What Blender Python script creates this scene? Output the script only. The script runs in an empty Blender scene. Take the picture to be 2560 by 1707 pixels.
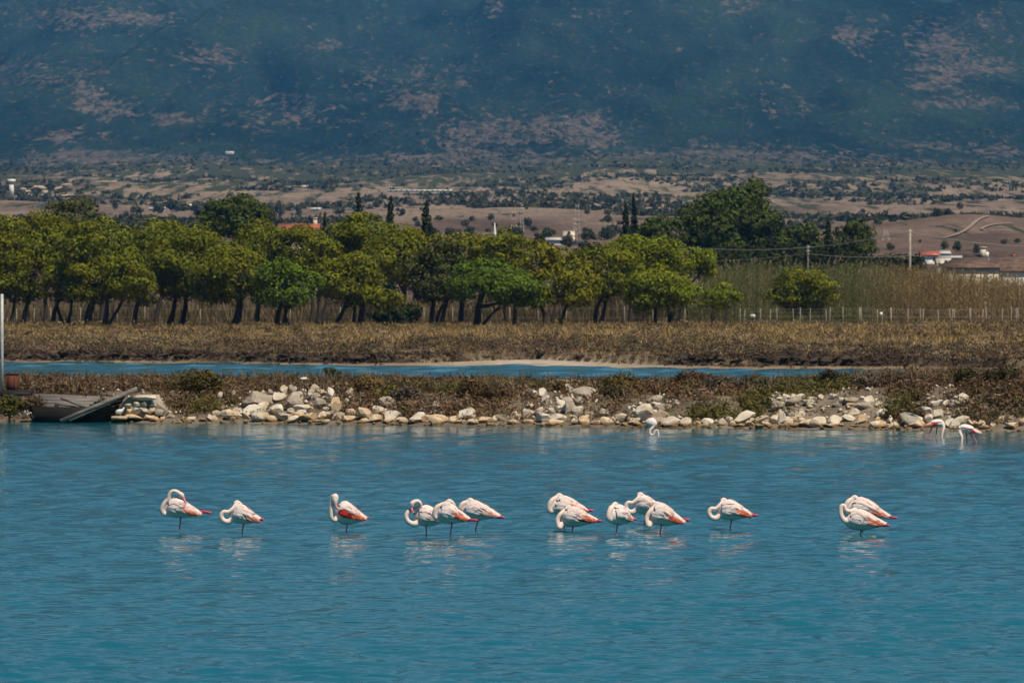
import bpy, math, random
import numpy as np

# ------------------------------------------------------------------ camera, sky, sun, exposure
SC = bpy.context.scene
COL = SC.collection
F = 14222.0          # focal length in photograph pixels (200 mm on a 36 mm wide sensor)
H = 3.7              # camera height above the water
HORIZON = 770.0
PITCH = math.atan((853.5 - HORIZON) / F)

cam = bpy.data.cameras.new('camera')
cam.sensor_width = 36.0
cam.lens = 36.0 * F / 2560.0
cam.clip_start = 1.0
cam.clip_end = 40000.0
cam.dof.use_dof = True
cam.dof.focus_distance = 97.0
cam.dof.aperture_fstop = 8.5
camo = bpy.data.objects.new('camera', cam)
camo.location = (0, 0, H)
camo.rotation_euler = (math.pi / 2 - PITCH, 0, 0)
COL.objects.link(camo)
SC.camera = camo

SUN_EL = math.radians(60)
SUN_AZ = math.radians(138)       # clockwise from +Y: behind the camera and to the right
world = bpy.data.worlds.new('World')
SC.world = world
world.use_nodes = True
wn = world.node_tree
sky = wn.nodes.new('ShaderNodeTexSky')
sky.sky_type = 'NISHITA'
sky.sun_disc = False
sky.sun_elevation = SUN_EL
sky.sun_rotation = SUN_AZ
sky.air_density = 1.3
sky.dust_density = 0.0
sky.ozone_density = 10.0
bg = wn.nodes['Background']
bg.inputs['Strength'].default_value = 0.050
wn.links.new(sky.outputs[0], bg.inputs['Color'])

sl = bpy.data.lights.new('sun', 'SUN')
sl.energy = 4.9
sl.angle = math.radians(0.53)
sl.color = (1.0, 0.92, 0.78)
so = bpy.data.objects.new('sun', sl)
sdir = np.array([math.sin(SUN_AZ) * math.cos(SUN_EL), math.cos(SUN_AZ) * math.cos(SUN_EL), math.sin(SUN_EL)])
so.rotation_euler = (math.pi / 2 - SUN_EL, 0, math.pi - SUN_AZ)
COL.objects.link(so)

SC.view_settings.view_transform = 'Standard'
SC.view_settings.look = 'None'
SC.view_settings.gamma = 1.0
SC.view_settings.use_curve_mapping = False
SC.view_settings.exposure = 0.0
SC.render.engine = 'CYCLES'
SC.cycles.max_bounces = 4
SC.cycles.diffuse_bounces = 1
SC.cycles.glossy_bounces = 2
SC.cycles.transmission_bounces = 2
SC.cycles.volume_bounces = 0
SC.cycles.use_denoising = True
SC.cycles.use_adaptive_sampling = True
SC.cycles.adaptive_threshold = 0.02
SC.cycles.caustics_reflective = False
SC.cycles.caustics_refractive = False

# ------------------------------------------------------------------ helpers
rng = np.random.default_rng(7)
random.seed(7)
CP, SP = math.cos(PITCH), math.sin(PITCH)

def P(x, y, D):
    """photograph pixel at depth D (along +Y) -> world point"""
    u = 853.5 - y
    dx, dy, dz = (x - 1280.0), F * CP + u * SP, -F * SP + u * CP
    s = D / dy
    return np.array([dx * s, D, H + dz * s])

def W(x, y, z=0.0):
    """photograph pixel on the horizontal plane z"""
    u = 853.5 - y
    dx, dy, dz = (x - 1280.0), F * CP + u * SP, -F * SP + u * CP
    s = (z - H) / dz
    return np.array([dx * s, dy * s, z])

def hash2(ix, iy, seed):
    n = (ix.astype(np.int64) * 374761393 + iy.astype(np.int64) * 668265263 + seed * 1442695041) & 0xFFFFFFFF
    n = ((n ^ (n >> 13)) * 1274126177) & 0xFFFFFFFF
    n = (n ^ (n >> 16)) & 0xFFFFFF
    return n / float(0xFFFFFF)

def vnoise(x, y, seed=0):
    x = np.asarray(x, float); y = np.asarray(y, float)
    ix = np.floor(x); iy = np.floor(y)
    fx = x - ix; fy = y - iy
    fx = fx * fx * (3 - 2 * fx); fy = fy * fy * (3 - 2 * fy)
    a = hash2(ix, iy, seed); b = hash2(ix + 1, iy, seed)
    c = hash2(ix, iy + 1, seed); d = hash2(ix + 1, iy + 1, seed)
    return (a * (1 - fx) + b * fx) * (1 - fy) + (c * (1 - fx) + d * fx) * fy

def fbm(x, y, seed=0, octv=4, gain=0.5):
    s = 0; a = 1; t = 0
    for i in range(octv):
        s = s + a * vnoise(np.asarray(x) * 2 ** i, np.asarray(y) * 2 ** i, seed + i * 17)
        t += a; a *= gain
    return s / t

def tag(o, label=None, cat=None, group=None, kind=None):
    if label: o['label'] = label
    if cat: o['category'] = cat
    if group: o['group'] = group
    if kind: o['kind'] = kind
    return o

def empty(name, loc, label=None, cat=None, group=None):
    o = bpy.data.objects.new(name, None)
    o.empty_display_size = 0.2
    o.location = tuple(float(v) for v in loc)
    COL.objects.link(o)
    return tag(o, label, cat, group)

def link(name, me, parent=None, loc=None):
    o = bpy.data.objects.new(name, me)
    COL.objects.link(o)
    if loc is not None: o.location = tuple(float(v) for v in loc)
    if parent is not None: o.parent = parent
    return o

def make_mesh(name, verts, faces, mats=(), colors=None, smooth=False, fmat=None):
    """faces: (N,k) int array or list of such arrays"""
    me = bpy.data.meshes.new(name)
    v = np.asarray(verts, dtype=np.float32).reshape(-1, 3)
    fl = faces if isinstance(faces, list) else [faces]
    fl = [np.asarray(f, dtype=np.int32) for f in fl if len(f)]
    me.vertices.add(len(v)); me.vertices.foreach_set('co', v.ravel())
    loops = np.concatenate([f.ravel() for f in fl]).astype(np.int32)
    tot = np.concatenate([np.full(len(f), f.shape[1], np.int32) for f in fl])
    st = np.concatenate([[0], np.cumsum(tot)[:-1]]).astype(np.int32)
    me.loops.add(len(loops)); me.loops.foreach_set('vertex_index', loops)
    me.polygons.add(len(tot))
    me.polygons.foreach_set('loop_start', st)
    me.polygons.foreach_set('loop_total', tot)
    if smooth: me.polygons.foreach_set('use_smooth', np.ones(len(tot), bool))
    for m in mats: me.materials.append(m)
    if fmat is not None: me.polygons.foreach_set('material_index', np.asarray(fmat, np.int32))
    if colors is not None:
        ca = me.color_attributes.new('Col', 'FLOAT_COLOR', 'POINT')
        c = np.ones((len(v), 4), np.float32); c[:, :3] = colors
        ca.data.foreach_set('color', c.ravel())
    me.update(calc_edges=True)
    me.validate()
    return me

class MB:
    """collects shapes for one mesh"""
    def __init__(s): s.v = []; s.q = []; s.t = []; s.n = 0
    def add(s, v, q=None, t=None):
        v = np.asarray(v, float).reshape(-1, 3)
        if q is not None and len(q): s.q.append(np.asarray(q) + s.n)
        if t is not None and len(t): s.t.append(np.asarray(t) + s.n)
        s.v.append(v); s.n += len(v)
    def box(s, c, size, R=None):
        c = np.asarray(c, float); h = np.asarray(size, float) / 2
        v = np.array([[x, y, z] for x in (-1, 1) for y in (-1, 1) for z in (-1, 1)], float) * h
        if R is not None: v = v @ np.asarray(R).T
        s.add(v + c, [[0, 1, 3, 2], [4, 6, 7, 5], [0, 4, 5, 1], [2, 3, 7, 6], [0, 2, 6, 4], [1, 5, 7, 3]])
    def tube(s, path, rad, seg=8):
        v, q, t = tube(path, rad, seg); s.add(v, q, t)
    def mesh(s, name, mats, smooth=False, colors=None):
        fl = []
        if s.q: fl.append(np.concatenate(s.q))
        if s.t: fl.append(np.concatenate(s.t))
        return make_mesh(name, np.concatenate(s.v), fl, mats, colors, smooth)

def catmull(pts, n=6):
    p = np.asarray(pts, float)
    p = np.vstack([2 * p[0] - p[1], p, 2 * p[-1] - p[-2]])
    out = []
    for i in range(1, len(p) - 2):
        for k in range(n):
            t = k / n
            out.append(0.5 * ((2 * p[i]) + (-p[i - 1] + p[i + 1]) * t + (2 * p[i - 1] - 5 * p[i] + 4 * p[i + 1] - p[i + 2]) * t * t + (-p[i - 1] + 3 * p[i] - 3 * p[i + 1] + p[i + 2]) * t ** 3))
    out.append(p[-2])
    return np.array(out)

def tube(path, rad, seg=8):
    p = np.asarray(path, float); n = len(p)
    r = np.broadcast_to(np.asarray(rad, float).reshape(-1, 1) if np.ndim(rad) == 1 else np.asarray(rad, float), (n, 1)) if np.ndim(rad) < 2 else np.asarray(rad)
    tg = np.gradient(p, axis=0); tg /= np.linalg.norm(tg, axis=1)[:, None] + 1e-9
    up = np.array([0, 1, 0.0]) if abs(tg[0][1]) < 0.9 else np.array([1, 0, 0.0])
    verts = []
    a = np.linspace(0, 2 * math.pi, seg, endpoint=False)
    u = up
    for i in range(n):
        w = np.cross(tg[i], u); w /= np.linalg.norm(w) + 1e-9
        u = np.cross(w, tg[i])
        verts.append(p[i] + (np.cos(a)[:, None] * u + np.sin(a)[:, None] * w) * r[i, 0])
    v = np.concatenate(verts + [p[:1], p[-1:]])
    q = []
    for i in range(n - 1):
        for k in range(seg):
            k2 = (k + 1) % seg
            q.append([i * seg + k, i * seg + k2, (i + 1) * seg + k2, (i + 1) * seg + k])
    t = []
    for k in range(seg):
        k2 = (k + 1) % seg
        t.append([n * seg, k2, k]); t.append([n * seg + 1, (n - 1) * seg + k, (n - 1) * seg + k2])
    return v, np.array(q), np.array(t)

# ---- materials
def nodes_of(name):
    m = bpy.data.materials.new(name); m.use_nodes = True
    return m, m.node_tree, m.node_tree.nodes['Principled BSDF']

def N(nt, typ, **kw):
    n = nt.nodes.new(typ)
    for k, v in kw.items():
        if hasattr(n, k): setattr(n, k, v)
        else: n.inputs[k].default_value = v
    return n

def ramp(nt, fac, stops):
    r = nt.nodes.new('ShaderNodeValToRGB')
    el = r.color_ramp.elements
    while len(el) < len(stops): el.new(0.5)
    for e, (p, c) in zip(el, stops):
        e.position = p; e.color = (*c, 1) if len(c) == 3 else c
    nt.links.new(fac, r.inputs[0])
    return r.outputs[0]

def noise(nt, scale, detail=4, rough=0.55, vec=None, dist=0.0):
    n = N(nt, 'ShaderNodeTexNoise'); n.inputs['Scale'].default_value = scale
    n.inputs['Detail'].default_value = detail; n.inputs['Roughness'].default_value = rough
    n.inputs['Distortion'].default_value = dist
    if vec is not None: nt.links.new(vec, n.inputs['Vector'])
    return n.outputs['Fac']

def obj_vec(nt, scale=(1, 1, 1)):
    t = N(nt, 'ShaderNodeTexCoord'); mp = N(nt, 'ShaderNodeMapping')
    mp.inputs['Scale'].default_value = scale
    nt.links.new(t.outputs['Object'], mp.inputs['Vector'])
    return mp.outputs[0]

def geo_vec(nt, scale=(1, 1, 1)):
    t = N(nt, 'ShaderNodeNewGeometry'); mp = N(nt, 'ShaderNodeMapping')
    mp.inputs['Scale'].default_value = scale
    nt.links.new(t.outputs['Position'], mp.inputs['Vector'])
    return mp.outputs[0]

def mixc(nt, fac, a, b, mode='MIX'):
    m = N(nt, 'ShaderNodeMix'); m.data_type = 'RGBA'; m.blend_type = mode
    for i, v in ((0, fac), (6, a), (7, b)):
        if isinstance(v, (int, float)): m.inputs[i].default_value = v
        elif isinstance(v, tuple): m.inputs[i].default_value = (*v, 1)
        else: nt.links.new(v, m.inputs[i])
    return m.outputs[2]

def math_n(nt, op, a, b=None, c=None):
    m = N(nt, 'ShaderNodeMath'); m.operation = op
    for i, v in enumerate((a, b, c)):
        if v is None: continue
        if isinstance(v, (int, float)): m.inputs[i].default_value = v
        else: nt.links.new(v, m.inputs[i])
    return m.outputs[0]

def bump(nt, bs, h, strength=0.5, dist=0.05):
    b = N(nt, 'ShaderNodeBump'); b.inputs['Strength'].default_value = strength; b.inputs['Distance'].default_value = dist
    nt.links.new(h, b.inputs['Height']); nt.links.new(b.outputs[0], bs.inputs['Normal'])

def mat_var(name, c1, c2, scale=3.0, rough=0.85, bstr=0.3, bdist=0.03, world_space=False, c3=None, stretch=(1, 1, 1), spec=0.3):
    m, nt, bs = nodes_of(name)
    v = geo_vec(nt, stretch) if world_space else obj_vec(nt, stretch)
    f = noise(nt, scale, 5, 0.6, v)
    st = [(0.32, c1), (0.68, c2)] if c3 is None else [(0.3, c1), (0.5, c2), (0.7, c3)]
    nt.links.new(ramp(nt, f, st), bs.inputs['Base Color'])
    bs.inputs['Roughness'].default_value = rough
    bs.inputs['Specular IOR Level'].default_value = spec
    if bstr: bump(nt, bs, noise(nt, scale * 3, 5, 0.6, v), bstr, bdist)
    return m

def mat_leaf(name, translucent=0.25, rough=0.6):
    """colour of each leaf comes from its own attribute"""
    m = bpy.data.materials.new(name); m.use_nodes = True
    nt = m.node_tree; nt.nodes.clear()
    a = N(nt, 'ShaderNodeAttribute'); a.attribute_name = 'Col'
    d = N(nt, 'ShaderNodeBsdfDiffuse'); t = N(nt, 'ShaderNodeBsdfTranslucent')
    mx = N(nt, 'ShaderNodeMixShader'); mx.inputs[0].default_value = translucent
    o = N(nt, 'ShaderNodeOutputMaterial')
    nt.links.new(a.outputs['Color'], d.inputs['Color']); nt.links.new(a.outputs['Color'], t.inputs['Color'])
    nt.links.new(d.outputs[0], mx.inputs[1]); nt.links.new(t.outputs[0], mx.inputs[2])
    nt.links.new(mx.outputs[0], o.inputs['Surface'])
    return m

def mat_attr(name, rough=0.8, spec=0.2, bscale=None, vary=0.0, subsurf=0.0):
    m, nt, bs = nodes_of(name)
    a = N(nt, 'ShaderNodeAttribute'); a.attribute_name = 'Col'
    c = a.outputs['Color']
    if vary:
        f = noise(nt, bscale or 20, 4, 0.6, obj_vec(nt))
        k = ramp(nt, f, [(0.3, (1 - vary,) * 3), (0.7, (1, 1, 1))])
        c = mixc(nt, 1.0, c, k, 'MULTIPLY')
    nt.links.new(c, bs.inputs['Base Color'])
    bs.inputs['Roughness'].default_value = rough
    bs.inputs['Specular IOR Level'].default_value = spec
    if bscale: bump(nt, bs, noise(nt, bscale, 4, 0.6, obj_vec(nt)), 0.3, 0.01)
    return m

M_LEAF = mat_leaf('foliage', 0.12)
M_SCRUB = mat_leaf('scrub_foliage', 0.15)
M_REED = mat_leaf('reed_foliage', 0.3)
M_BARK = mat_var('bark', (0.022, 0.017, 0.013), (0.06, 0.046, 0.036), 6.0, 0.9, 0.5, 0.05, stretch=(3, 3, 0.6))
M_ROCK = mat_var('limestone', (0.34, 0.25, 0.16), (0.59, 0.50, 0.385), 1.6, 0.9, 0.6, 0.06, c3=(0.68, 0.61, 0.51), world_space=True)
M_ROCK2 = mat_var('tan_limestone', (0.33, 0.20, 0.10), (0.56, 0.40, 0.25), 2.2, 0.9, 0.6, 0.06, c3=(0.64, 0.52, 0.38), world_space=True)
M_ROCK3 = mat_var('grey_marl', (0.20, 0.16, 0.12), (0.36, 0.30, 0.23), 2.2, 0.95, 0.8, 0.08, c3=(0.44, 0.38, 0.30), world_space=True)

def wet(m):
    """dark wet and algae line just above the water"""
    nt = m.node_tree; bs = nt.nodes['Principled BSDF']
    src = bs.inputs['Base Color'].links[0].from_socket
    g = N(nt, 'ShaderNodeNewGeometry'); sp = N(nt, 'ShaderNodeSeparateXYZ'); nt.links.new(g.outputs['Position'], sp.inputs[0])
    h = math_n(nt, 'ADD', sp.outputs[2], math_n(nt, 'MULTIPLY', noise(nt, 3.0, 3, 0.6, geo_vec(nt)), -0.14))
    k = ramp(nt, h, [(0.0, (0.26, 0.22, 0.15)), (0.05, (0.5, 0.42, 0.3)), (0.11, (1, 1, 1))])
    nt.links.new(mixc(nt, 1.0, src, k, 'MULTIPLY'), bs.inputs['Base Color'])
for m_ in (M_ROCK, M_ROCK2, M_ROCK3): wet(m_)
M_WOOD = mat_var('weathered_wood', (0.085, 0.075, 0.066), (0.25, 0.22, 0.19), 2.5, 0.85, 0.5, 0.02, stretch=(0.6, 6, 6))
M_WOODD = mat_var('dark_wood', (0.005, 0.005, 0.004), (0.020, 0.017, 0.013), 2.5, 0.8, 0.4, 0.02, stretch=(0.6, 5, 5))  # near-black wood tone
M_RUST = mat_var('rusty_steel', (0.07, 0.02, 0.012), (0.16, 0.05, 0.03), 5.0, 0.8, 0.3, 0.01)
M_GALV = mat_var('galvanised_steel', (0.38, 0.38, 0.36), (0.55, 0.55, 0.52), 3.0, 0.45, 0.1, 0.01)
M_CONC = mat_var('pale_concrete', (0.42, 0.40, 0.36), (0.62, 0.60, 0.55), 3.0, 0.9, 0.3, 0.02)
M_WHITE = mat_var('white_render', (0.66, 0.64, 0.60), (0.82, 0.80, 0.77), 1.0, 0.9, 0.1, 0.02)
M_CREAM = mat_var('cream_render', (0.52, 0.45, 0.36), (0.68, 0.60, 0.50), 0.8, 0.9, 0.1, 0.02)
M_GLASSD = mat_var('dark_window', (0.02, 0.022, 0.025), (0.05, 0.055, 0.06), 1.0, 0.2, 0.0)
M_TILE = mat_var('old_clay_tile', (0.05, 0.032, 0.026), (0.13, 0.08, 0.058), 1.2, 0.9, 0.4, 0.04, c3=(0.20, 0.135, 0.09))
M_TILER = mat_var('red_clay_tile', (0.28, 0.075, 0.048), (0.42, 0.13, 0.075), 1.5, 0.85, 0.3, 0.04)
M_POST = mat_var('pale_concrete_post', (0.26, 0.22, 0.18), (0.42, 0.37, 0.31), 4.0, 0.9, 0.2, 0.01)
M_WIRE = mat_var('steel_wire', (0.20, 0.20, 0.19), (0.30, 0.30, 0.29), 4.0, 0.5, 0.0)
M_SIGNW = mat_var('white_sign_enamel', (0.72, 0.72, 0.70), (0.82, 0.82, 0.80), 4.0, 0.4, 0.0)
M_SIGND = mat_var('dark_sign_paint', (0.03, 0.03, 0.03), (0.05, 0.05, 0.05), 4.0, 0.5, 0.0)
M_REDP = mat_var('red_mast_paint', (0.36, 0.13, 0.11), (0.42, 0.18, 0.15), 2.0, 0.6, 0.0)

# ------------------------------------------------------------------ terrain shape
def shore_y(X):
    return 177.6 - 0.48 * X + 0.5 * (fbm(X * 0.35, X * 0 + 3.1, 11, 3) - 0.5) * 2

def bank_y(X):
    return 359.0 - 0.93 * X + 5.0 * (fbm(X * 0.09, X * 0 + 8.1, 21, 3) - 0.5) * 2

def beach_w(X):
    # the pale beach is wide in the middle and narrow to the sides
    return 2.2 + 24.0 * np.exp(-((X - 1.5) / 5.0) ** 2) + 2.5 * np.exp(-((X - 24.0) / 8) ** 2)

def sstep(a, b, x):
    t = np.clip((x - a) / (b - a), 0, 1)
    return t * t * (3 - 2 * t)

def hz(X, Y):
    X = np.asarray(X, float); Y = np.asarray(Y, float)
    t = Y - shore_y(X)
    crest = 0.98 + 0.36 * sstep(7, 15, X) + 0.10 * (fbm(X * 0.25, Y * 0.25, 31, 3) - 0.5)
    rough = 0.16 * (fbm(X * 1.1, Y * 0.8, 41, 3) - 0.5) * sstep(0.5, 2.5, t)
    up = sstep(-0.6, 4.2, t) * (crest + 0.12) - 0.12
    dn = sstep(20.0, 26.0, t + 1.2 * fbm(X * 0.2, Y * 0 + 1, 5, 2))
    near = np.where(t < -0.6, -0.45 + 0.33 * np.clip((t + 4.0) / 3.4, 0, 1), up + rough)
    near = near * (1 - dn) - 0.45 * dn
    u = Y - bank_y(X)
    bw = beach_w(X)
    far = np.where(u < 0, np.clip(u * 0.06, -0.45, 0), 0.0)
    far = far + sstep(0, 1, u / np.maximum(bw, 1)) * 0.20
    sc = u - bw + 2.2 * (fbm(X * 0.35, Y * 0 + 4.0, 61, 3) - 0.5)
    far = far + sstep(0, 0.9, sc) * (0.38 + 0.25 * (fbm(X * 0.15, Y * 0.1, 67, 2)))
    far = far + sstep(0, 150, sc) * 1.22 + 0.22 * (fbm(X * 0.12, Y * 0.10, 71, 3) - 0.5) * sstep(1, 12, sc)
    return np.where(Y < 290, near, far)

YP = np.array([[600, 799.0], [650, 796], [750, 752], [900, 690], [1200, 622], [1600, 572], [2200, 522], [3000, 472], [4200, 424], [4650, 411],
               [5000, 372], [5600, 292], [6500, 196], [7600, 90], [8800, -30], [10000, -330], [11500, -820]])
def plain_z(X, D):
    X = np.asarray(X, float); D = np.asarray(D, float)
    y = np.interp(D, YP[:, 0], YP[:, 1])
    z = H + (HORIZON - y) / F * D
    far = sstep(4500, 5600, D)
    z = z + (fbm(X / 120.0, D / 420.0, 81, 3) - 0.5) * 0.0042 * D * sstep(650, 1300, D) * (1 - far)
    # bare hill on the right
    a = (X / D * F + 1280)
    z = z + 4.5 * np.exp(-((a - 2420) / 210.0) ** 2 - ((D - 1450) / 190.0) ** 2)
    # mountain ribs and gullies running downhill
    w1 = fbm(X / 260.0 + D / 2600.0, D / 1500.0, 91, 4)
    rid = 1 - np.abs(2 * fbm(X / 330.0 - D / 4200.0 + 3, D / 2600.0, 97, 3) - 1)
    z = z + far * ((w1 - 0.5) * 170 + (rid - 0.6) * 240) * sstep(4600, 7500, D) + far * (fbm(X / 70.0 + D / 900.0, D / 420.0, 99, 3) - 0.5) * 46
    return z

def grid_mesh(name, Xg, Yg, Zg, mats, colors=None):
    n, m = Xg.shape
    v = np.stack([Xg, Yg, Zg], -1).reshape(-1, 3)
    i = np.arange(n - 1)[:, None] * m + np.arange(m - 1)[None]
    q = np.stack([i, i + 1, i + m + 1, i + m], -1).reshape(-1, 4)
    return make_mesh(name, v, q, mats, colors, smooth=True)

def raycast(x, y, D0, D1, fn, n=400):
    D = np.linspace(D0, D1, n)
    p = np.array([P(x, y, d) for d in D])
    g = fn(p[:, 0], p[:, 1])
    k = np.nonzero(p[:, 2] <= g)[0]
    if len(k) == 0: return p[-1]
    q = p[k[0]].copy(); q[2] = g[k[0]]
    return q

# ---- ground materials
def mat_embankment():
    m, nt, bs = nodes_of('bank_soil')
    v = geo_vec(nt)
    f = noise(nt, 0.7, 6, 0.62, v)
    c = ramp(nt, f, [(0.3, (0.09, 0.068, 0.048)), (0.5, (0.16, 0.125, 0.09)), (0.72, (0.27, 0.22, 0.165))])
    nt.links.new(c, bs.inputs['Base Color']); bs.inputs['Roughness'].default_value = 0.95
    bs.inputs['Specular IOR Level'].default_value = 0.1
    bump(nt, bs, noise(nt, 5, 6, 0.65, v), 0.8, 0.08)
    return m

def mat_marsh():
    m, nt, bs = nodes_of('marsh_soil')
    a = N(nt, 'ShaderNodeAttribute'); a.attribute_name = 'Col'     # r: bare sand amount, g: scarp mud with painted undercut shade
    sp = N(nt, 'ShaderNodeSeparateColor'); nt.links.new(a.outputs['Color'], sp.inputs[0])
    v = geo_vec(nt, (1, 0.35, 1))
    f = noise(nt, 0.35, 6, 0.62, v)
    grass = ramp(nt, f, [(0.3, (0.10, 0.07, 0.045)), (0.5, (0.155, 0.115, 0.07)), (0.7, (0.21, 0.165, 0.09))])
    sand = ramp(nt, noise(nt, 0.8, 6, 0.6, v), [(0.3, (0.31, 0.235, 0.17)), (0.65, (0.52, 0.43, 0.345))])
    nt.links.new(mixc(nt, sp.outputs[1], mixc(nt, sp.outputs[0], grass, sand), (0.030, 0.021, 0.015)), bs.inputs['Base Color'])
    bs.inputs['Roughness'].default_value = 0.95; bs.inputs['Specular IOR Level'].default_value = 0.1
    bump(nt, bs, noise(nt, 2.5, 6, 0.65, v), 0.8, 0.15)
    return m

def mat_plain():
    m, nt, bs = nodes_of('farmland')
    v = geo_vec(nt, (1 / 70.0, 1 / 320.0, 0))
    f1 = noise(nt, 1.0, 3, 0.5, v, 0.6)
    c1 = ramp(nt, f1, [(0.30, (0.10, 0.072, 0.058)), (0.44, (0.24, 0.18, 0.145)), (0.52, (0.34, 0.26, 0.205)), (0.60, (0.19, 0.145, 0.118)), (0.72, (0.38, 0.29, 0.225))])
    # fields of different stubble and ploughed soil
    vo = N(nt, 'ShaderNodeTexVoronoi'); vo.inputs['Scale'].default_value = 0.55
    v2 = geo_vec(nt, (1 / 60.0, 1 / 300.0, 0)); nt.links.new(v2, vo.inputs['Vector'])
    hs = N(nt, 'ShaderNodeSeparateColor'); nt.links.new(vo.outputs['Color'], hs.inputs[0])
    c2 = ramp(nt, hs.outputs[0], [(0.1, (0.12, 0.095, 0.08)), (0.4, (0.21, 0.165, 0.13)), (0.6, (0.155, 0.14, 0.10)), (0.9, (0.30, 0.235, 0.18))])
    c = mixc(nt, 0.45, c1, c2)
    fl = noise(nt, 1.0, 5, 0.7, geo_vec(nt, (1 / 2.5, 1 / 40.0, 0)))
    c = mixc(nt, 1.0, c, ramp(nt, fl, [(0.3, (0.6, 0.6, 0.6)), (0.7, (1, 1, 1))]), 'MULTIPLY')
    # low scrub, denser uphill
    a = N(nt, 'ShaderNodeAttribute'); a.attribute_name = 'Col'
    sp = N(nt, 'ShaderNodeSeparateColor'); nt.links.new(a.outputs['Color'], sp.inputs[0])
    v3 = geo_vec(nt, (1 / 9.0, 1 / 130.0, 0))
    f3 = noise(nt, 1.0, 5, 0.68, v3, 0.5)
    k = math_n(nt, 'ADD', f3, math_n(nt, 'MULTIPLY', sp.outputs[0], 0.22))
    mk = ramp(nt, k, [(0.60, (0, 0, 0)), (0.66, (1, 1, 1))])
    c = mixc(nt, sp.outputs[1], c, mixc(nt, 1.0, c, (0.60, 0.56, 0.58), 'MULTIPLY'))
    c = mixc(nt, mk, c, (0.040, 0.046, 0.028))
    nt.links.new(c, bs.inputs['Base Color']); bs.inputs['Roughness'].default_value = 1.0
    bs.inputs['Specular IOR Level'].default_value = 0.0
    return m

def mat_mountain():
    m, nt, bs = nodes_of('mountain_scrub')
    a = N(nt, 'ShaderNodeAttribute'); a.attribute_name = 'Col'     # r: bare rock and soil, g: thick maquis
    sp = N(nt, 'ShaderNodeSeparateColor'); nt.links.new(a.outputs['Color'], sp.inputs[0])
    v = geo_vec(nt, (1 / 10.0, 1 / 350.0, 1 / 6.5))
    fine = noise(nt, 1.0, 6, 0.72, v, 0.6)
    v2 = geo_vec(nt, (1 / 5.0, 1 / 150.0, 1 / 3.6))
    dots = noise(nt, 1.0, 4, 0.7, v2)
    scrub = ramp(nt, dots, [(0.30, (0.007, 0.018, 0.018)), (0.55, (0.014, 0.027, 0.025)), (0.78, (0.040, 0.042, 0.036))])
    rock = ramp(nt, dots, [(0.36, (0.032, 0.036, 0.034)), (0.52, (0.085, 0.072, 0.064)), (0.72, (0.16, 0.128, 0.11))])
    k = math_n(nt, 'ADD', math_n(nt, 'MULTIPLY', fine, 1.5), math_n(nt, 'MULTIPLY', sp.outputs[0], 0.24))
    mk = ramp(nt, k, [(0.86, (0, 0, 0)), (1.04, (1, 1, 1))])
    big = noise(nt, 1.0, 4, 0.55, geo_vec(nt, (1 / 170.0, 1 / 900.0, 1 / 110.0)), 0.8)
    scrub = mixc(nt, 1.0, scrub, ramp(nt, big, [(0.35, (0.55, 0.62, 0.66)), (0.65, (1.55, 1.4, 1.3))]), 'MULTIPLY')
    nt.links.new(mixc(nt, mk, scrub, rock), bs.inputs['Base Color'])
    bs.inputs['Roughness'].default_value = 1.0; bs.inputs['Specular IOR Level'].default_value = 0.0
    bump(nt, bs, fine, 0.5, 6.0)
    return m

# ---- near embankment (rubble dyke) with lake bed in front
ux = np.concatenate([np.linspace(-160, -26, 24), np.linspace(-25, 25, 220), np.linspace(26, 160, 24)])
yy = np.concatenate([np.linspace(-60, 160, 24), np.linspace(161, 200, 150), np.linspace(200.5, 290, 30)])
Xg, Yg = np.meshgrid(ux, yy)
emb = link('embankment', grid_mesh('embankment', Xg, Yg, hz(Xg, np.minimum(Yg, 289.9)), [mat_embankment()]))
tag(emb, 'brown earth dyke faced with pale rubble between lake and channel', kind='structure')

# ---- far marsh bank up to the trees
ux = np.concatenate([np.linspace(-330, -61, 20), np.linspace(-60, 60, 230), np.linspace(61, 330, 20)])
yy = np.concatenate([np.linspace(290, 320, 12), np.linspace(320.6, 405, 180), np.linspace(406, 650, 60)])
Xg, Yg = np.meshgrid(ux, yy)
Zg = hz(Xg, np.maximum(Yg, 290.01))
sandm = (1 - sstep(-1.5, 0.5, Yg - bank_y(Xg) - beach_w(Xg))) * (0.2 + 0.7 * np.exp(-((Xg - 2) / 6.5) ** 2))
scm = Yg - bank_y(Xg) - beach_w(Xg) + 2.2 * (fbm(Xg * 0.35, Yg * 0 + 4.0, 61, 3) - 0.5)
cc = np.zeros((Xg.size, 3)); cc[:, 0] = np.clip(sandm, 0, 1).ravel()
cc[:, 1] = (np.exp(-((scm - 0.5) / 0.9) ** 2) * sstep(0.25, 0.5, fbm(Xg * 0.5, Yg * 0.5, 181, 3)) * (1 - 0.75 * np.exp(-((Xg - 4) / 6) ** 2))).ravel()  # scarp face: dark mud, with undercut shade painted into its colour
marsh = link('salt_marsh_bank', grid_mesh('salt_marsh_bank', Xg, Yg, Zg, [mat_marsh()], cc))
tag(marsh, 'dry grassy marsh bank beyond the channel', kind='structure')

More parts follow.
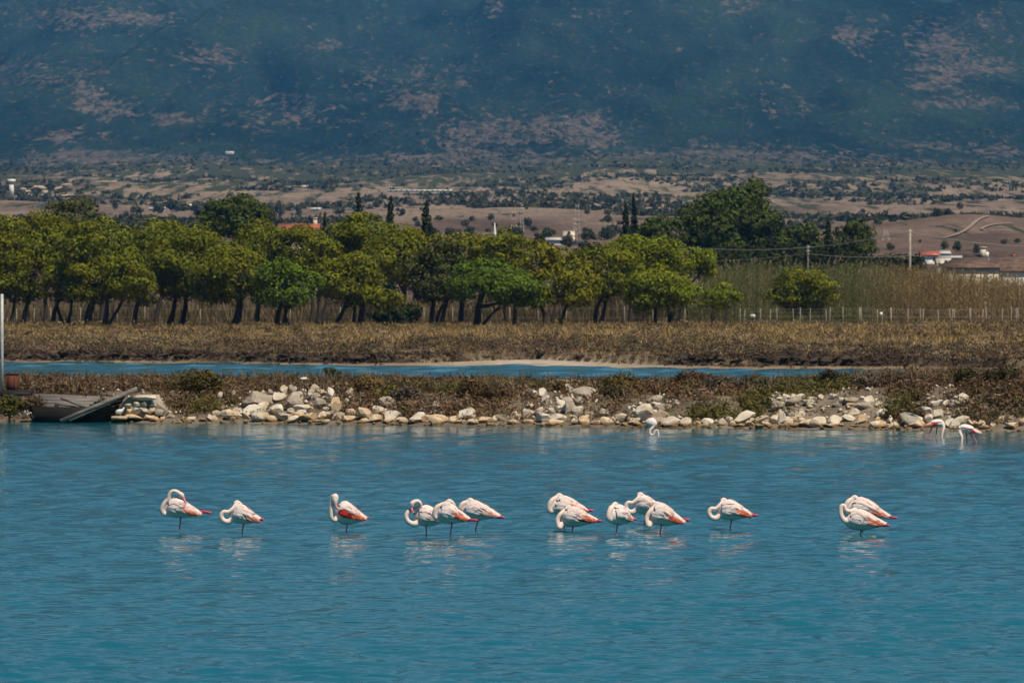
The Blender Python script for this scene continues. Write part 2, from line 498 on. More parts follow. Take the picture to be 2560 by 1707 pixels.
# ---- farmland plain and mountain (fan of rows)
def fan(D, half=0.26, nc=360):
    t = np.linspace(-1, 1, nc)
    a = np.sign(t) * (np.abs(t) * 0.13 + np.abs(t) ** 6 * (half - 0.13))
    A, DD = np.meshgrid(a, D)
    return A * DD, DD
Dp = np.concatenate([[646.0], np.geomspace(652, 4640, 170)])
Xg, Yg = fan(Dp)
Zg = plain_z(Xg, Yg)
Zg[0] -= 1.5
pxx = Xg / Yg * F + 1280
scr = sstep(1500, 3600, Yg) * (0.35 + 0.65 * fbm(Xg / 90, Yg / 500, 103, 3)) + 0.35 * (fbm(Xg / 40, Yg / 170, 107, 3) - 0.5)
scr = scr + 0.75 * sstep(3300, 4500, Yg + 1500 * (fbm(Xg / 110, Yg / 900, 113, 3) - 0.5))
cc = np.zeros((Xg.size, 3)); cc[:, 0] = np.clip(scr, 0, 1).ravel()
cc[:, 1] = (1 - sstep(1500, 2300, Yg + 500 * (fbm(Xg / 60, Yg / 300, 109, 2) - 0.5))).ravel()
plain = link('farmland_plain', grid_mesh('farmland_plain', Xg, Yg, Zg, [mat_plain()], cc))
tag(plain, 'tan farmland plain rising towards the mountain', kind='structure')

Dm = np.concatenate([np.linspace(4640, 6500, 130), np.linspace(6520, 11500, 110)])
Xg, Yg = fan(Dm, nc=400)
Zg = plain_z(Xg, Yg)
pxx = Xg / Yg * F + 1280
pyy = HORIZON - (Zg - H) / Yg * F
rock = np.zeros_like(Xg)
for (bx, by, rx, ry, s) in [(1040, 255, 62, 24, 1.2), (275, 275, 75, 26, 1.1), (430, 300, 60, 20, 1), (205, 235, 25, 40, .8), (240, 235, 40, 15, .7), (240, 45, 190, 36, .85), (380, 48, 60, 14, .6),
                            (520, 140, 90, 30, .85), (820, 118, 48, 14, .9), (1440, 305, 110, 26, 1.15), (1500, 352, 70, 17, 1.1), (1180, 335, 120, 45, .8), (1350, 330, 150, 40, .6), (2140, 90, 60, 45, .75),
                            (2350, 110, 90, 50, 1), (2370, 185, 85, 30, .95), (2460, 165, 100, 24, .85), (2330, 215, 60, 14, .8), (2420, 255, 110, 25, .9), (2480, 50, 60, 25, .7), (2500, 378, 70, 18, 1),
                            (2330, 365, 90, 14, .8), (180, 340, 90, 20, .85), (210, 385, 90, 14, .85), (1800, 390, 330, 30, .85), (1500, 40, 60, 15, .6), (1850, 15, 60, 25, .6), (1240, 12, 26, 30, .9), (2110, 85, 25, 12, .9),
                            (700, 280, 160, 50, .55), (120, 190, 160, 50, .5), (1020, 200, 180, 50, .45), (2000, 260, 150, 40, .3), (1650, 412, 420, 26, .75), (900, 406, 900, 22, .55), (300, 402, 300, 26, .6), (1150, 396, 200, 24, .7), (2200, 405, 300, 20, .6)]:
    rock += s * np.exp(-(((pxx - bx) / rx) ** 2 + ((pyy - by) / ry) ** 2) ** 1.3)
cc = np.zeros((Xg.size, 3)); cc[:, 0] = np.clip(rock, 0, 1).ravel()
mount = link('mountain', grid_mesh('mountain', Xg, Yg, Zg, [mat_mountain()], cc))
tag(mount, 'hazy blue mountainside with bare rock patches', kind='structure')

# ------------------------------------------------------------------ water
def mat_water(name, small=1.0):
    m, nt, bs = nodes_of(name)
    v = geo_vec(nt, (1.0, 1.0, 1.0))
    # teal water body; sky reflection partly put into this colour
    f = noise(nt, 0.05, 3, 0.5, v)
    nt.links.new(ramp(nt, f, [(0.3, (0.004, 0.102, 0.150)), (0.7, (0.008, 0.116, 0.158))]), bs.inputs['Base Color'])
    bs.inputs['Roughness'].default_value = 0.06
    bs.inputs['IOR'].default_value = 1.33
    va = geo_vec(nt, (2.2, 3.6, 1.0)); vb = geo_vec(nt, (7.0, 9.0, 1.0)); vc = geo_vec(nt, (0.5, 1.1, 1))
    h = math_n(nt, 'ADD', math_n(nt, 'MULTIPLY', noise(nt, 1.0, 2, 0.5, va, 0.4), 0.055),
               math_n(nt, 'MULTIPLY', noise(nt, 1.0, 2, 0.5, vb, 0.4), 0.016))
    h = math_n(nt, 'ADD', h, math_n(nt, 'MULTIPLY', noise(nt, 1.0, 2, 0.5, vc, 0.4), 0.09))
    b = N(nt, 'ShaderNodeBump'); b.inputs['Strength'].default_value = 1.0; b.inputs['Distance'].default_value = small
    nt.links.new(h, b.inputs['Height']); nt.links.new(b.outputs[0], bs.inputs['Normal'])
    return m

def sheet(name, x0, x1, y0, y1, z, mat, nx=2, ny=2):
    Xg, Yg = np.meshgrid(np.linspace(x0, x1, nx), np.linspace(y0, y1, ny))
    return link(name, grid_mesh(name, Xg, Yg, Xg * 0 + z, [mat]))

# wind waves as real geometry; the finest ripples are left to the material
WV = []
_r = np.random.default_rng(5)
for i in range(64):
    lam = 0.20 * (0.95 / 0.20) ** (i / 63.0) * _r.uniform(0.94, 1.06)
    th = _r.normal(0, 0.62) + 0.18
    WV.append((2 * math.pi / lam, math.sin(th), -math.cos(th), _r.uniform(0, 6.283), lam))
def wave_z(X, Y, sp, gust, target=0.115):
    z = np.zeros_like(X)
    per = target * math.sqrt(2.0 / len(WV))
    for k, cx, cy, ph, lam in WV:
        fade = sstep(3.0, 4.6, lam / sp) * (1.0 if lam < 0.9 else 0.75)
        a_ = k * (cx * X + cy * Y) + ph
        z += per / k * fade * (np.sin(a_) if lam > 0.6 else 1.25 * (1 - 2 * np.abs(np.sin(a_ / 2))))
    return z * gust
ys = [50.0]
while ys[-1] < 186.0: ys.append(ys[-1] * 1.00125)
ys = np.array(ys)
nc = int(2 * 0.101 / 0.00125)
aa = np.linspace(-0.101, 0.101, nc)
A, Yg = np.meshgrid(aa, ys)
Xg = A * Yg
gust = 0.55 + 0.9 * fbm(Xg / 5.0, Yg / 14.0, 131, 3)
edge = sstep(0, 0.006, 0.101 - np.abs(A)) * sstep(50.0, 51.0, Yg) * (1 - sstep(183, 186, Yg))
Zg = wave_z(Xg, Yg, 0.00125 * Yg, gust) * edge
n0, m0 = Xg.shape
vv = np.stack([Xg, Yg, Zg], -1).reshape(-1, 3)
ii = np.arange(n0 - 1)[:, None] * m0 + np.arange(m0 - 1)[None]
qq = np.stack([ii, ii + 1, ii + m0 + 1, ii + m0], -1).reshape(-1, 4)
# calm surroundings outside the view, butted to the wave patch
xa, xb, y0, y1 = 0.101 * ys[0], 0.101 * ys[-1], ys[0], ys[-1]
ov = np.array([[-155, -55, 0], [155, -55, 0], [155, 199, 0], [-155, 199, 0], [-xa, y0, 0], [xa, y0, 0], [xb, y1, 0], [-xb, y1, 0]], float)
oq = np.array([[0, 1, 5, 4], [1, 2, 6, 5], [2, 3, 7, 6], [3, 0, 4, 7]]) + len(vv)
M_LAKE = mat_water('lake_water', 0.35)
lake = link('lake_water', make_mesh('lake_water', np.concatenate([vv, ov]), [qq, oq], [M_LAKE], smooth=True))
tag(lake, 'rippled blue lagoon water in front of the dyke', kind='structure')
M_CHAN = mat_water('channel_water', 0.35)
Xg, Yg = np.meshgrid(np.linspace(-60, 60, 210), np.geomspace(199.5, 470, 230))
k1 = [(2 * math.pi / l, t, p) for l, t, p in zip(np.linspace(1.6, 4.5, 26), _r.normal(0.1, 0.5, 26), _r.uniform(0, 6.28, 26))]
Zg = sum(0.15 * math.sqrt(2 / 26) / k * np.sin(k * (math.sin(t) * Xg - math.cos(t) * Yg) + p) for k, t, p in k1) * (1 - sstep(50, 60, np.abs(Xg))) * 0.6
n0, m0 = Xg.shape
vv = np.stack([Xg, Yg, Zg], -1).reshape(-1, 3)
ii = np.arange(n0 - 1)[:, None] * m0 + np.arange(m0 - 1)[None]
qq = np.stack([ii, ii + 1, ii + m0 + 1, ii + m0], -1).reshape(-1, 4)
ov = np.array([[-320, 199.5, 0], [-60, 199.5, 0], [-60, 470, 0], [-320, 470, 0], [60, 199.5, 0], [320, 199.5, 0], [320, 470, 0], [60, 470, 0]], float)
oq = np.array([[0, 1, 2, 3], [4, 5, 6, 7]]) + len(vv)
chan = link('channel_water', make_mesh('channel_water', np.concatenate([vv, ov]), [qq, oq], [M_CHAN], smooth=True))
tag(chan, 'blue channel water behind the dyke', kind='structure')

# ------------------------------------------------------------------ haze
M_HAZE = bpy.data.materials.new('haze'); M_HAZE.use_nodes = True
nt = M_HAZE.node_tree; nt.nodes.clear()
pv = N(nt, 'ShaderNodeVolumePrincipled'); ho = N(nt, 'ShaderNodeOutputMaterial')
pv.inputs['Color'].default_value = (0.06, 0.275, 0.66, 1)
pv.inputs['Density'].default_value = 7.2e-5
pv.inputs['Anisotropy'].default_value = 0.0
pv.inputs['Absorption Color'].default_value = (1, 1, 1, 1)
nt.links.new(pv.outputs[0], ho.inputs['Volume'])
hb = MB(); hb.box((0, 5700, 749), (7000, 11900, 1502))
haze = link('haze', hb.mesh('haze', [M_HAZE]))
tag(haze, 'thin blue haze over the whole landscape', kind='stuff')
# ------------------------------------------------------------------ foliage tools
def quads(cen, nrm, size, r, aspect=0.6):
    """leaf-sized diamonds at cen facing nrm"""
    n = len(cen)
    nrm = nrm / (np.linalg.norm(nrm, axis=1)[:, None] + 1e-9)
    rv = r.normal(size=(n, 3))
    a = np.cross(nrm, rv); a /= np.linalg.norm(a, axis=1)[:, None] + 1e-9
    b = np.cross(nrm, a)
    s = np.asarray(size).reshape(-1, 1)
    v = np.stack([cen + a * s, cen + b * s * aspect, cen - a * s, cen - b * s * aspect], 1).reshape(-1, 3)
    q = np.arange(n * 4).reshape(-1, 4)
    return v, q

def crown_mesh(name, lobes, col, r, per_m2=16.0, leaf=0.2, spread=0.35, jitter=0.28, mat=None, under=0.35):
    """lobes: (centre, rx, ry, rz); leaf clumps over and inside every lobe"""
    V = []; C = []
    for (c, rx, ry, rz) in lobes:
        area = 4 * math.pi * ((rx * rz + rx * ry + ry * rz) / 3.0)
        n = max(40, int(area * per_m2))
        d = r.normal(size=(n, 3)); d /= np.linalg.norm(d, axis=1)[:, None]
        keep = (d[:, 2] > -0.35) | (r.random(n) < under)
        d = d[keep]; n = len(d)
        bump_ = 0.86 + 0.28 * vnoise(d[:, 0] * 3.1 + c[0], d[:, 2] * 3.1 + d[:, 1] * 2.3 + c[2], 5)
        rr = np.where(r.random(n) < 0.3, r.uniform(0.55, 0.9, n), 1.0) * bump_ * r.normal(1.0, 0.05, n)
        p = c + d * rr[:, None] * np.array([rx, ry, rz])
        nr = d / np.array([rx, ry, rz]) * rx + r.normal(size=(n, 3)) * spread
        v, q = quads(p, nr, leaf * r.uniform(0.6, 1.3, n), r)
        tone = r.normal(1.0, jitter, n) * (0.9 + 0.25 * r.random())
        hue = r.normal(0, 0.07, n) + r.normal(0, 0.05)
        cc = np.stack([col[0] * tone * (1 + hue), col[1] * tone, col[2] * tone * (1 - hue)], 1)
        V.append(v); C.append(np.repeat(np.clip(cc, 0.004, 0.6), 4, axis=0))
    V = np.concatenate(V); C = np.concatenate(C)
    return make_mesh(name, V, np.arange(len(V)).reshape(-1, 4), [mat or M_LEAF], C)

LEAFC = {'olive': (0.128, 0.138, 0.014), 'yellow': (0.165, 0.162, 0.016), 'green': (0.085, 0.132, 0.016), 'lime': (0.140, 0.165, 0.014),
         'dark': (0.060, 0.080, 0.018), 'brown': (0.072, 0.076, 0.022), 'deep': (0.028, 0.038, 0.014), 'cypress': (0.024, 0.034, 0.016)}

def ground_at(X, Y):
    return float(hz(X, Y)) if Y < 648 else float(plain_z(X, Y))

def pine(label, crown, D, col, trunks, seed, group='pine trees along the marsh bank', lobes_n=24, name='pine_tree', dens=23.0, leaf=0.158, flat=1.0, by=None):
    """crown: list of ellipses (cx,cy,rx,ry) in photograph pixels at depth D; trunks: (xbase, xtop, ytop, thickness px)"""
    r = np.random.default_rng(seed)
    k = D / F
    bx = trunks[0][0]
    b0 = P(bx, 800, D)
    base = np.array([b0[0], D, ground_at(b0[0], D)])
    root = empty(name, base, label, 'tree', group)
    lobes = []
    for (cx, cy, rx, ry) in crown:
        c = P(cx, cy + 7, D); RX, RZ = rx * k * 1.15, ry * k * 1.20; RY = min(RX, RZ * 1.5) * 0.95
        n = max(6, int(lobes_n * (rx * ry / 4500.0) ** 0.6))
        for i in range(n):
            d = r.normal(size=3); d /= np.linalg.norm(d)
            if d[2] < -0.5: d[2] *= 0.7
            rad = r.uniform(0.62, 0.84)
            lr = r.uniform(0.28, 0.46) * min(RX, RZ) * flat
            q = c + d * rad * np.array([RX, RY, RZ])
            lobes.append((q - base, lr * r.uniform(1.0, 1.4), lr * 1.1, lr * r.uniform(0.7, 0.95)))
        lobes.append((c - base, RX * 0.84, RY * 0.8, RZ * 0.80))
    me = crown_mesh('crown', lobes, LEAFC[col], r, dens, leaf)
    link('crown', me, root)
    mb = MB()
    for (xb, xt, yt, th) in trunks:
        p0 = P(xb, 800, D); p0[2] = ground_at(p0[0], D) - 0.25
        p0[1] += (xb - bx) * k * 0.3
        p1 = P(xt, yt, D)
        mid = p0 * 0.5 + p1 * 0.5 + np.array([r.normal(0, 0.12), r.normal(0, 0.12), 0])
        path = catmull([p0 - base, mid - base, p1 - base], 4)
        rb = th * k / 2
        mb.tube(path, np.linspace(rb * 1.2, rb * 0.7, len(path)), 7)
        for j in range(3):
            li = lobes[r.integers(len(lobes))][0]
            e = p1 - base
            m2 = e * 0.5 + li * 0.5 + np.array([0, 0, -0.2])
            pth = catmull([e - (p1 - p0) * 0.05, m2, li], 3)
            mb.tube(pth, np.linspace(rb * 0.62, rb * 0.2, len(pth)), 5)
    link('trunk', mb.mesh('trunk', [M_BARK], True), root)
    return root

# ------------------------------------------------------------------ the pine grove
G1 = 'pine trees along the marsh bank'
PINES = [
 # label, crown ellipses, D, colour, trunks
 ('olive pine cut off by the picture edge above the white pole', [(8, 655, 62, 105), (-40, 640, 60, 100)], 545, 'olive', [(23, 37, 755, 11), (-30, -25, 740, 12)]),
 ('tall olive pine with a slim leaning trunk behind the white pole', [(98, 615, 78, 80), (60, 715, 60, 50)], 552, 'olive', [(55, 78, 728, 12)]),
 ('pine whose pale-footed trunk stands between the leaning and forked trunks', [(150, 600, 55, 62)], 566, 'olive', [(108, 112, 740, 13)]),
 ('pine with a trunk forked low like a letter Y', [(150, 705, 62, 48)], 540, 'olive', [(163, 140, 750, 10), (163, 180, 752, 9), (133, 147, 750, 12)]),
 ('pine with the thickest dark trunk in the western part of the grove', [(228, 700, 68, 62), (215, 610, 50, 55)], 538, 'olive', [(221, 236, 742, 20)]),
 ('pine sending one long limb up to the east from a dark trunk', [(318, 688, 62, 66)], 535, 'olive', [(260, 268, 745, 14), (264, 312, 742, 9)]),
 ('pine behind the long-limbed one with yellowish upper puffs', [(272, 612, 58, 55)], 568, 'olive', [(250, 258, 720, 10)]),
 ('pine with a leaning trunk carrying one low side tuft', [(365, 740, 30, 22), (385, 640, 50, 70)], 548, 'olive', [(334, 350, 735, 13)]),
 ('dark flat-topped pine with lit eastern shoulder west of the large round pine', [(385, 585, 68, 40), (430, 600, 40, 50)], 570, 'olive', [(386, 410, 720, 12)]),
 ('large round pine on two parallel trunks leaning east', [(480, 665, 95, 88), (440, 690, 60, 60)], 541, 'olive', [(417, 440, 738, 13), (450, 467, 725, 13)]),
 ('broad shady pine with one stout flared trunk', [(580, 685, 88, 70), (530, 730, 50, 30)], 536, 'olive', [(585, 602, 735, 20)]),
 ('upper pine crown rising between the stout pine and the bright green one', [(650, 618, 78, 58)], 572, 'olive', [(640, 648, 720, 13)]),
 ('bright green bushy tree on three splayed trunks', [(712, 712, 78, 58), (690, 680, 50, 35)], 529, 'green', [(694, 700, 765, 14), (705, 718, 770, 9), (724, 712, 768, 8)]),
 ('pine crown behind the bright green tree and beside the red roof', [(752, 628, 78, 64)], 570, 'olive', [(775, 780, 720, 11)]),
 ('slim pine on two upright stems beside the low wooden table', [(800, 655, 48, 75)], 552, 'olive', [(793, 797, 740, 13), (807, 820, 745, 10)]),
 ('knobbly pine with crooked leaning trunk over the low wooden table', [(878, 700, 82, 64), (900, 660, 50, 36)], 533, 'olive', [(829, 862, 768, 12), (882, 888, 760, 10), (897, 907, 755, 14)]),
 ('dense round-topped pine standing highest in the middle of the grove', [(925, 585, 72, 52), (850, 605, 52, 48)], 574, 'olive', [(915, 920, 700, 14)]),
 ('low pine with pale bare stem over the dark bush', [(965, 746, 50, 32), (930, 735, 30, 25)], 526, 'olive', [(987, 975, 760, 8)]),
 ('large spreading pine behind the dark bush with a full rounded crown', [(1000, 640, 92, 66)], 562, 'olive', [(1010, 1012, 730, 15)]),
 ('dark olive pine carried by three close curving trunks', [(1080, 700, 75, 60), (1110, 640, 60, 45)], 540, 'brown', [(1078, 1085, 745, 13), (1091, 1111, 755, 10), (1100, 1118, 750, 12)]),
 ('pine crown with even top above the wide green tree', [(1150, 628, 85, 54)], 572, 'olive', [(1150, 1155, 700, 13)]),
 ('pine crown with two small peaks next to the even-topped one', [(1262, 622, 58, 48), (1215, 625, 40, 40)], 568, 'olive', [(1268, 1266, 700, 12)]),
 ('wide green umbrella-shaped tree with one long low side branch', [(1230, 712, 108, 56), (1190, 690, 60, 42), (1290, 720, 55, 48)], 527, 'green', [(1191, 1195, 765, 20), (1198, 1240, 775, 8)]),
 ('small pine with a short straight trunk east of the wide green tree', [(1310, 735, 42, 36)], 538, 'olive', [(1283, 1286, 760, 10)]),
 ('slender yellowish pine with trunk leaning west', [(1343, 660, 46, 68), (1340, 735, 38, 32)], 540, 'yellow', [(1361, 1346, 755, 11)]),
 ('yellowish pine with small domed top beside the gap over the white building', [(1410, 655, 42, 46)], 552, 'yellow', [(1376, 1393, 745, 10)]),
 ('low yellow-green pine on a thin trunk slanting east', [(1437, 722, 58, 50)], 533, 'yellow', [(1398, 1419, 755, 10)]),
 ('olive pine on twin trunks rising together east of the yellowish trees', [(1508, 678, 66, 78)], 542, 'olive', [(1488, 1500, 750, 11), (1498, 1514, 755, 11)]),
 ('wide pine crown below the twin cypresses', [(1582, 638, 72, 52), (1640, 630, 45, 45)], 560, 'lime', [(1575, 1578, 740, 12), (1605, 1618, 750, 9)]),
 ('sunlit pine crown at the eastern end of the upper row', [(1710, 652, 72, 44), (1755, 660, 35, 38)], 562, 'lime', [(1700, 1702, 730, 12)]),
 ('bright yellow-green domed pine with foliage almost to the grass', [(1650, 722, 92, 58), (1600, 740, 40, 40)], 528, 'lime', [(1676, 1672, 765, 15), (1640, 1640, 770, 10)]),
 ('small yellow-green pine at the eastern tip of the grove', [(1805, 738, 40, 36)], 534, 'lime', [(1777, 1783, 760, 7)]),
]
for i, (lab, cr, D, col, tr) in enumerate(PINES):
    pine(lab, cr, D, col, tr, 100 + i, G1)

G2 = 'trees standing behind the grove'
BEHIND = [
 ('dark brownish broad tree rising behind the western pines', [(180, 545, 84, 46)], 700, 'brown', [(180, 182, 640, 18)], 1.0),
 ('dark double-domed tree towering behind the middle of the western grove', [(560, 540, 52, 46), (625, 535, 55, 48), (595, 560, 85, 40)], 690, 'dark', [(595, 598, 640, 20)], 1.0),
 ('tallest dark tree of the eastern clump with a rounded twin top', [(1862, 545, 74, 82), (1810, 520, 40, 50), (1900, 600, 60, 50)], 720, 'dark', [(1862, 1862, 680, 26)], 1.0),
 ('big domed dark tree in front of the tallest one', [(1768, 562, 66, 68), (1800, 610, 70, 40)], 705, 'dark', [(1768, 1768, 680, 24)], 1.0),
 ('lower dark pine east of the twin cypresses', [(1660, 578, 56, 40), (1625, 570, 25, 25)], 700, 'dark', [(1655, 1658, 650, 16)], 1.0),
 ('rounded dark tree between the tallest one and the small cypress', [(1985, 612, 42, 46), (2030, 605, 36, 42)], 730, 'dark', [(1990, 1990, 680, 15)], 1.0),
 ('isolated dark round tree at the eastern end of the tall clump', [(2135, 602, 46, 44)], 735, 'dark', [(2135, 2136, 670, 14)], 1.0),
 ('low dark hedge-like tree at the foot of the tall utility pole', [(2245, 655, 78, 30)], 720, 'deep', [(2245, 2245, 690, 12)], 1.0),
 ('dark tree low behind the reeds under the tall clump', [(1880, 645, 110, 45)], 690, 'deep', [(1880, 1880, 700, 12)], 1.0),
 ('dark tree low behind the reeds beside the short pole', [(2075, 648, 105, 40)], 695, 'deep', [(2070, 2070, 700, 12)], 1.0),
 ('dark tree tip showing in the gap over the white building', [(1345, 608, 28, 20)], 640, 'deep', [(1345, 1345, 680, 10)], 1.0),
 ('ragged dark tree west of the twin cypresses above the gap', [(1480, 625, 40, 26)], 645, 'deep', [(1480, 1480, 690, 10)], 1.0),
]
for i, (lab, cr, D, col, tr, fl) in enumerate(BEHIND):
    pine(lab, cr, D, col, tr, 300 + i, G2, name='broad_tree', leaf=0.26, dens=10.0)
pine('round dense green bush-shaped tree in front of the reeds', [(2005, 722, 76, 56), (2005, 750, 60, 34)], 585, 'olive', [(1978, 1982, 770, 9)], 501, 'trees standing behind the grove', name='bushy_tree')

def cypress(label, x, ytop, ybot, w, D, seed, name='cypress_tree', col='cypress', conifer=False):
    r = np.random.default_rng(seed); k = D / F
    c0 = P(x, ybot, D); top = P(x, ytop, D)
    g = ground_at(c0[0], D)
    base = np.array([c0[0], D, g])
    root = empty(name, base, label, 'tree', 'cypresses and conifers above the grove')
    Ht = top[2] - g
    lobes = []
    n = 26
    for i in range(n):
        t = 0.12 + 0.86 * i / (n - 1)
        prof = (1 - t) ** (0.8 if conifer else 0.5) * min(1, t * 6)
        if conifer: prof *= 0.75 + 0.5 * (i % 3 == 0)
        rr = max(0.12, w * k / 2 * prof * r.uniform(0.85, 1.1))
        lobes.append((np.array([r.normal(0, rr * 0.18), r.normal(0, rr * 0.18), Ht * t]), rr, rr, Ht / n * (1.6 if not conifer else 0.9)))
    link('crown', crown_mesh('crown', lobes, LEAFC[col], r, 16, 0.2), root)
    mb = MB(); mb.tube(np.array([[0, 0, -0.3], [0, 0, Ht * 0.5], [0, 0, Ht * 0.97]]), [0.22, 0.14, 0.03], 6)
    link('trunk', mb.mesh('trunk', [M_BARK], True), root)
cypress('shorter dark cypress of the twin pair by the eastern clump', 1563, 510, 600, 44, 640, 601)
cypress('taller pointed cypress of the twin pair by the eastern clump', 1585, 496, 600, 36, 644, 602)
cypress('dark tiered conifer rising above the middle of the grove', 897, 486, 600, 120, 650, 603, 'conifer_tree', 'cypress', True)
cypress('narrow cypress behind the round-topped pine, east of the tiered conifer', 977, 500, 600, 42, 655, 604)
cypress('short stump-like cypress standing alone above the even-topped pines', 1066, 515, 600, 66, 655, 605)
cypress('small cypress tip beside the rounded dark trees behind the reeds', 2071, 556, 690, 46, 715, 606)
cypress('small dark palm-like tuft tree next to the red tiled roof', 812, 536, 600, 70, 660, 607, 'conifer_tree', 'cypress', True)

# dark bush between the trunks
def bush(label, cx, cy, rx, ry, D, col, seed, name='bush', cat='bush', group=None, leaf=0.12, dens=40, mat=None, nl=9, jit=0.3, ground=None):
    r = np.random.default_rng(seed); k = D / F
    c = P(cx, cy, D); g = ground if ground is not None else ground_at(c[0], D)
    base = np.array([c[0], D, g])
    RX, RZ = rx * k, ry * k
    cz = max(c[2] - g, RZ * 0.6)
    lobes = []
    for i in range(nl):
        d = r.normal(size=3); d /= np.linalg.norm(d); d[2] = abs(d[2]) * 1.1 - 0.5
        q = np.array([0, 0, cz]) + d * 0.6 * np.array([RX, RX * 0.7, RZ])
        lr = r.uniform(0.35, 0.55) * min(RX, RZ * 1.4)
        lobes.append((q, lr * 1.2, lr, lr * 0.8))
    lobes.append((np.array([0, 0, cz * 0.8]), RX * 0.6, RX * 0.5, RZ * 0.65))
    cl = LEAFC[col] if isinstance(col, str) else col
    root = empty(name, base, label, cat, group)
    link('foliage', crown_mesh('foliage', lobes, cl, r, dens, leaf, mat=mat, jitter=jit), root)
    mb = MB()
    for j in range(4):
        e = lobes[j][0]; mb.tube(catmull([np.array([r.normal(0, .05), r.normal(0, .05), -0.1]), e * np.array([.4, .4, .5]), e], 3), np.linspace(RX * .05, RX * .015, 7), 5)
    link('stem', mb.mesh('stem', [M_BARK], True), root)
    return root
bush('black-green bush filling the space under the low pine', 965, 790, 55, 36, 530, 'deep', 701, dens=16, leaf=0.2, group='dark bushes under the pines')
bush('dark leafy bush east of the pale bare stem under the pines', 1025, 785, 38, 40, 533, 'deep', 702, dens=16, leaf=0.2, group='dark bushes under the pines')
# ------------------------------------------------------------------ ground cover
def tufts(name, pts, hgt, wid, cols, r, blades=9, mat=None, lean=0.35, bw=0.05):
    """grassy tufts: thin triangles fanning from each point; cols (n,3)"""
    n = len(pts)
    idx = np.repeat(np.arange(n), blades); m = len(idx)
    a = r.uniform(0, 2 * math.pi, m); d = np.stack([np.cos(a), np.sin(a), np.zeros(m)], 1)
    w = np.asarray(wid)[idx] if np.ndim(wid) else np.full(m, wid)
    h = (np.asarray(hgt)[idx] if np.ndim(hgt) else np.full(m, hgt)) * r.uniform(0.55, 1.15, m)
    p = pts[idx] + d * (w * np.sqrt(r.random(m)))[:, None] * 0.6
    tip = p + d * (h * r.uniform(0.05, lean * 2, m))[:, None] + np.array([0, 0, 1.0]) * h[:, None]
    sd = np.stack([-d[:, 1], d[:, 0], np.zeros(m)], 1)
    b = (bw * r.uniform(0.6, 1.5, m))[:, None]
    p[:, 2] -= 0.05
    mid = p * 0.45 + tip * 0.55 + d * (-0.05 * h)[:, None]
    V = np.stack([p - sd * b, p + sd * b, mid + sd * b * 0.9, tip, mid - sd * b * 0.9], 1).reshape(-1, 3)
    k = np.arange(m)[:, None] * 5
    Q = np.concatenate([k + 0, k + 1, k + 2, k + 4], 1); T = np.concatenate([k + 4, k + 2, k + 3], 1)
    c = cols[idx] * r.normal(1, 0.18, m)[:, None]
    C = np.repeat(np.clip(c, 0.005, 0.6), 5, axis=0)
    return make_mesh(name, V, [Q, T], [mat or M_SCRUB], C)

def domes(name, pts, rad, hgt, cols, r, per=46, leaf=0.05, mat=None, up=0.5):
    """low twiggy cushions: leaf-sized faces over a dome"""
    n = len(pts); idx = np.repeat(np.arange(n), per); m = len(idx)
    d = r.normal(size=(m, 3)); d /= np.linalg.norm(d, axis=1)[:, None]; d[:, 2] = np.abs(d[:, 2])
    rr = r.uniform(0.55, 1.08, m)
    p = pts[idx] + d * np.stack([rad[idx], rad[idx], hgt[idx]], 1) * rr[:, None]
    nr = d + r.normal(size=(m, 3)) * 0.7
    sz = leaf * r.uniform(0.6, 1.7, m)
    v, q = quads(p, nr, sz * 1.25, r, 0.55)
    v = v.reshape(-1, 4, 3)[:, (0, 1, 2)].reshape(-1, 3)
    c = cols[idx] * r.normal(1, 0.24, m)[:, None]
    return make_mesh(name, v, np.arange(len(v)).reshape(-1, 3), [mat or M_SCRUB], np.repeat(np.clip(c, 0.005, 0.6), 3, axis=0))

def pick(r, n, palette, w=None):
    pal = np.array(palette); return pal[r.choice(len(pal), n, p=w)]

r = np.random.default_rng(21)
# dyke scrub: reddish-brown glasswort cushions over the crest, thinner on the stony face
n = 12500
X = r.uniform(-26, 26, n); t = np.where(r.random(n) < 0.36, r.uniform(0.9, 4.6, n), r.uniform(4.2, 22.5, n)); Y = shore_y(X) + t
pxq = X / Y * F + 1280
rub = sum(np.exp(-((pxq - c) / w) ** 4) for c, w in ((740, 140), (1395, 85), (1640, 35), (1975, 60), (2145, 70), (2350, 55), (330, 110)))
prob = np.where(t < 4.4, (0.25 + 0.75 * sstep(0.36, 0.55, fbm(X * 0.5, Y * 0.4, 141, 3))) * (1 - 0.9 * np.clip(rub, 0, 1)) * sstep(0.7, 1.5, t), 1.0)
prob = prob * np.where((t > 14.5) & (t < 16.5) & (np.abs(X + 0.3) < 2.8), 0.03, 1)
k = r.random(n) < prob
X, Y, t = X[k], Y[k], t[k]; n = len(X)
Z = hz(X, Y)
tone = fbm(X * 0.22, Y * 0.16, 145, 3)
cols = pick(r, n, [(0.145, 0.080, 0.046), (0.12, 0.076, 0.042), (0.17, 0.108, 0.066), (0.11, 0.086, 0.034), (0.17, 0.122, 0.085)]) * (0.6 + 0.8 * tone)[:, None]
greenish = (sstep(0.55, 0.66, fbm(X * 0.3, Y * 0.25, 149, 2)))[:, None]
cols = cols * (1 - greenish) + np.array([0.095, 0.085, 0.026]) * greenish
hh = np.where(t < 4.2, r.uniform(0.18, 0.42, n), r.uniform(0.2, 0.46, n)) * (0.75 + 0.5 * fbm(X * 0.4, Y * 0.3, 151, 2))
scrub = link('salt_scrub', domes('salt_scrub', np.stack([X, Y, Z - 0.03], 1), r.uniform(0.2, 0.46, n), hh, cols * 1.2, r, 34, 0.055))
tag(scrub, 'low reddish-brown salt scrub covering the dyke', kind='stuff')
n = 2600
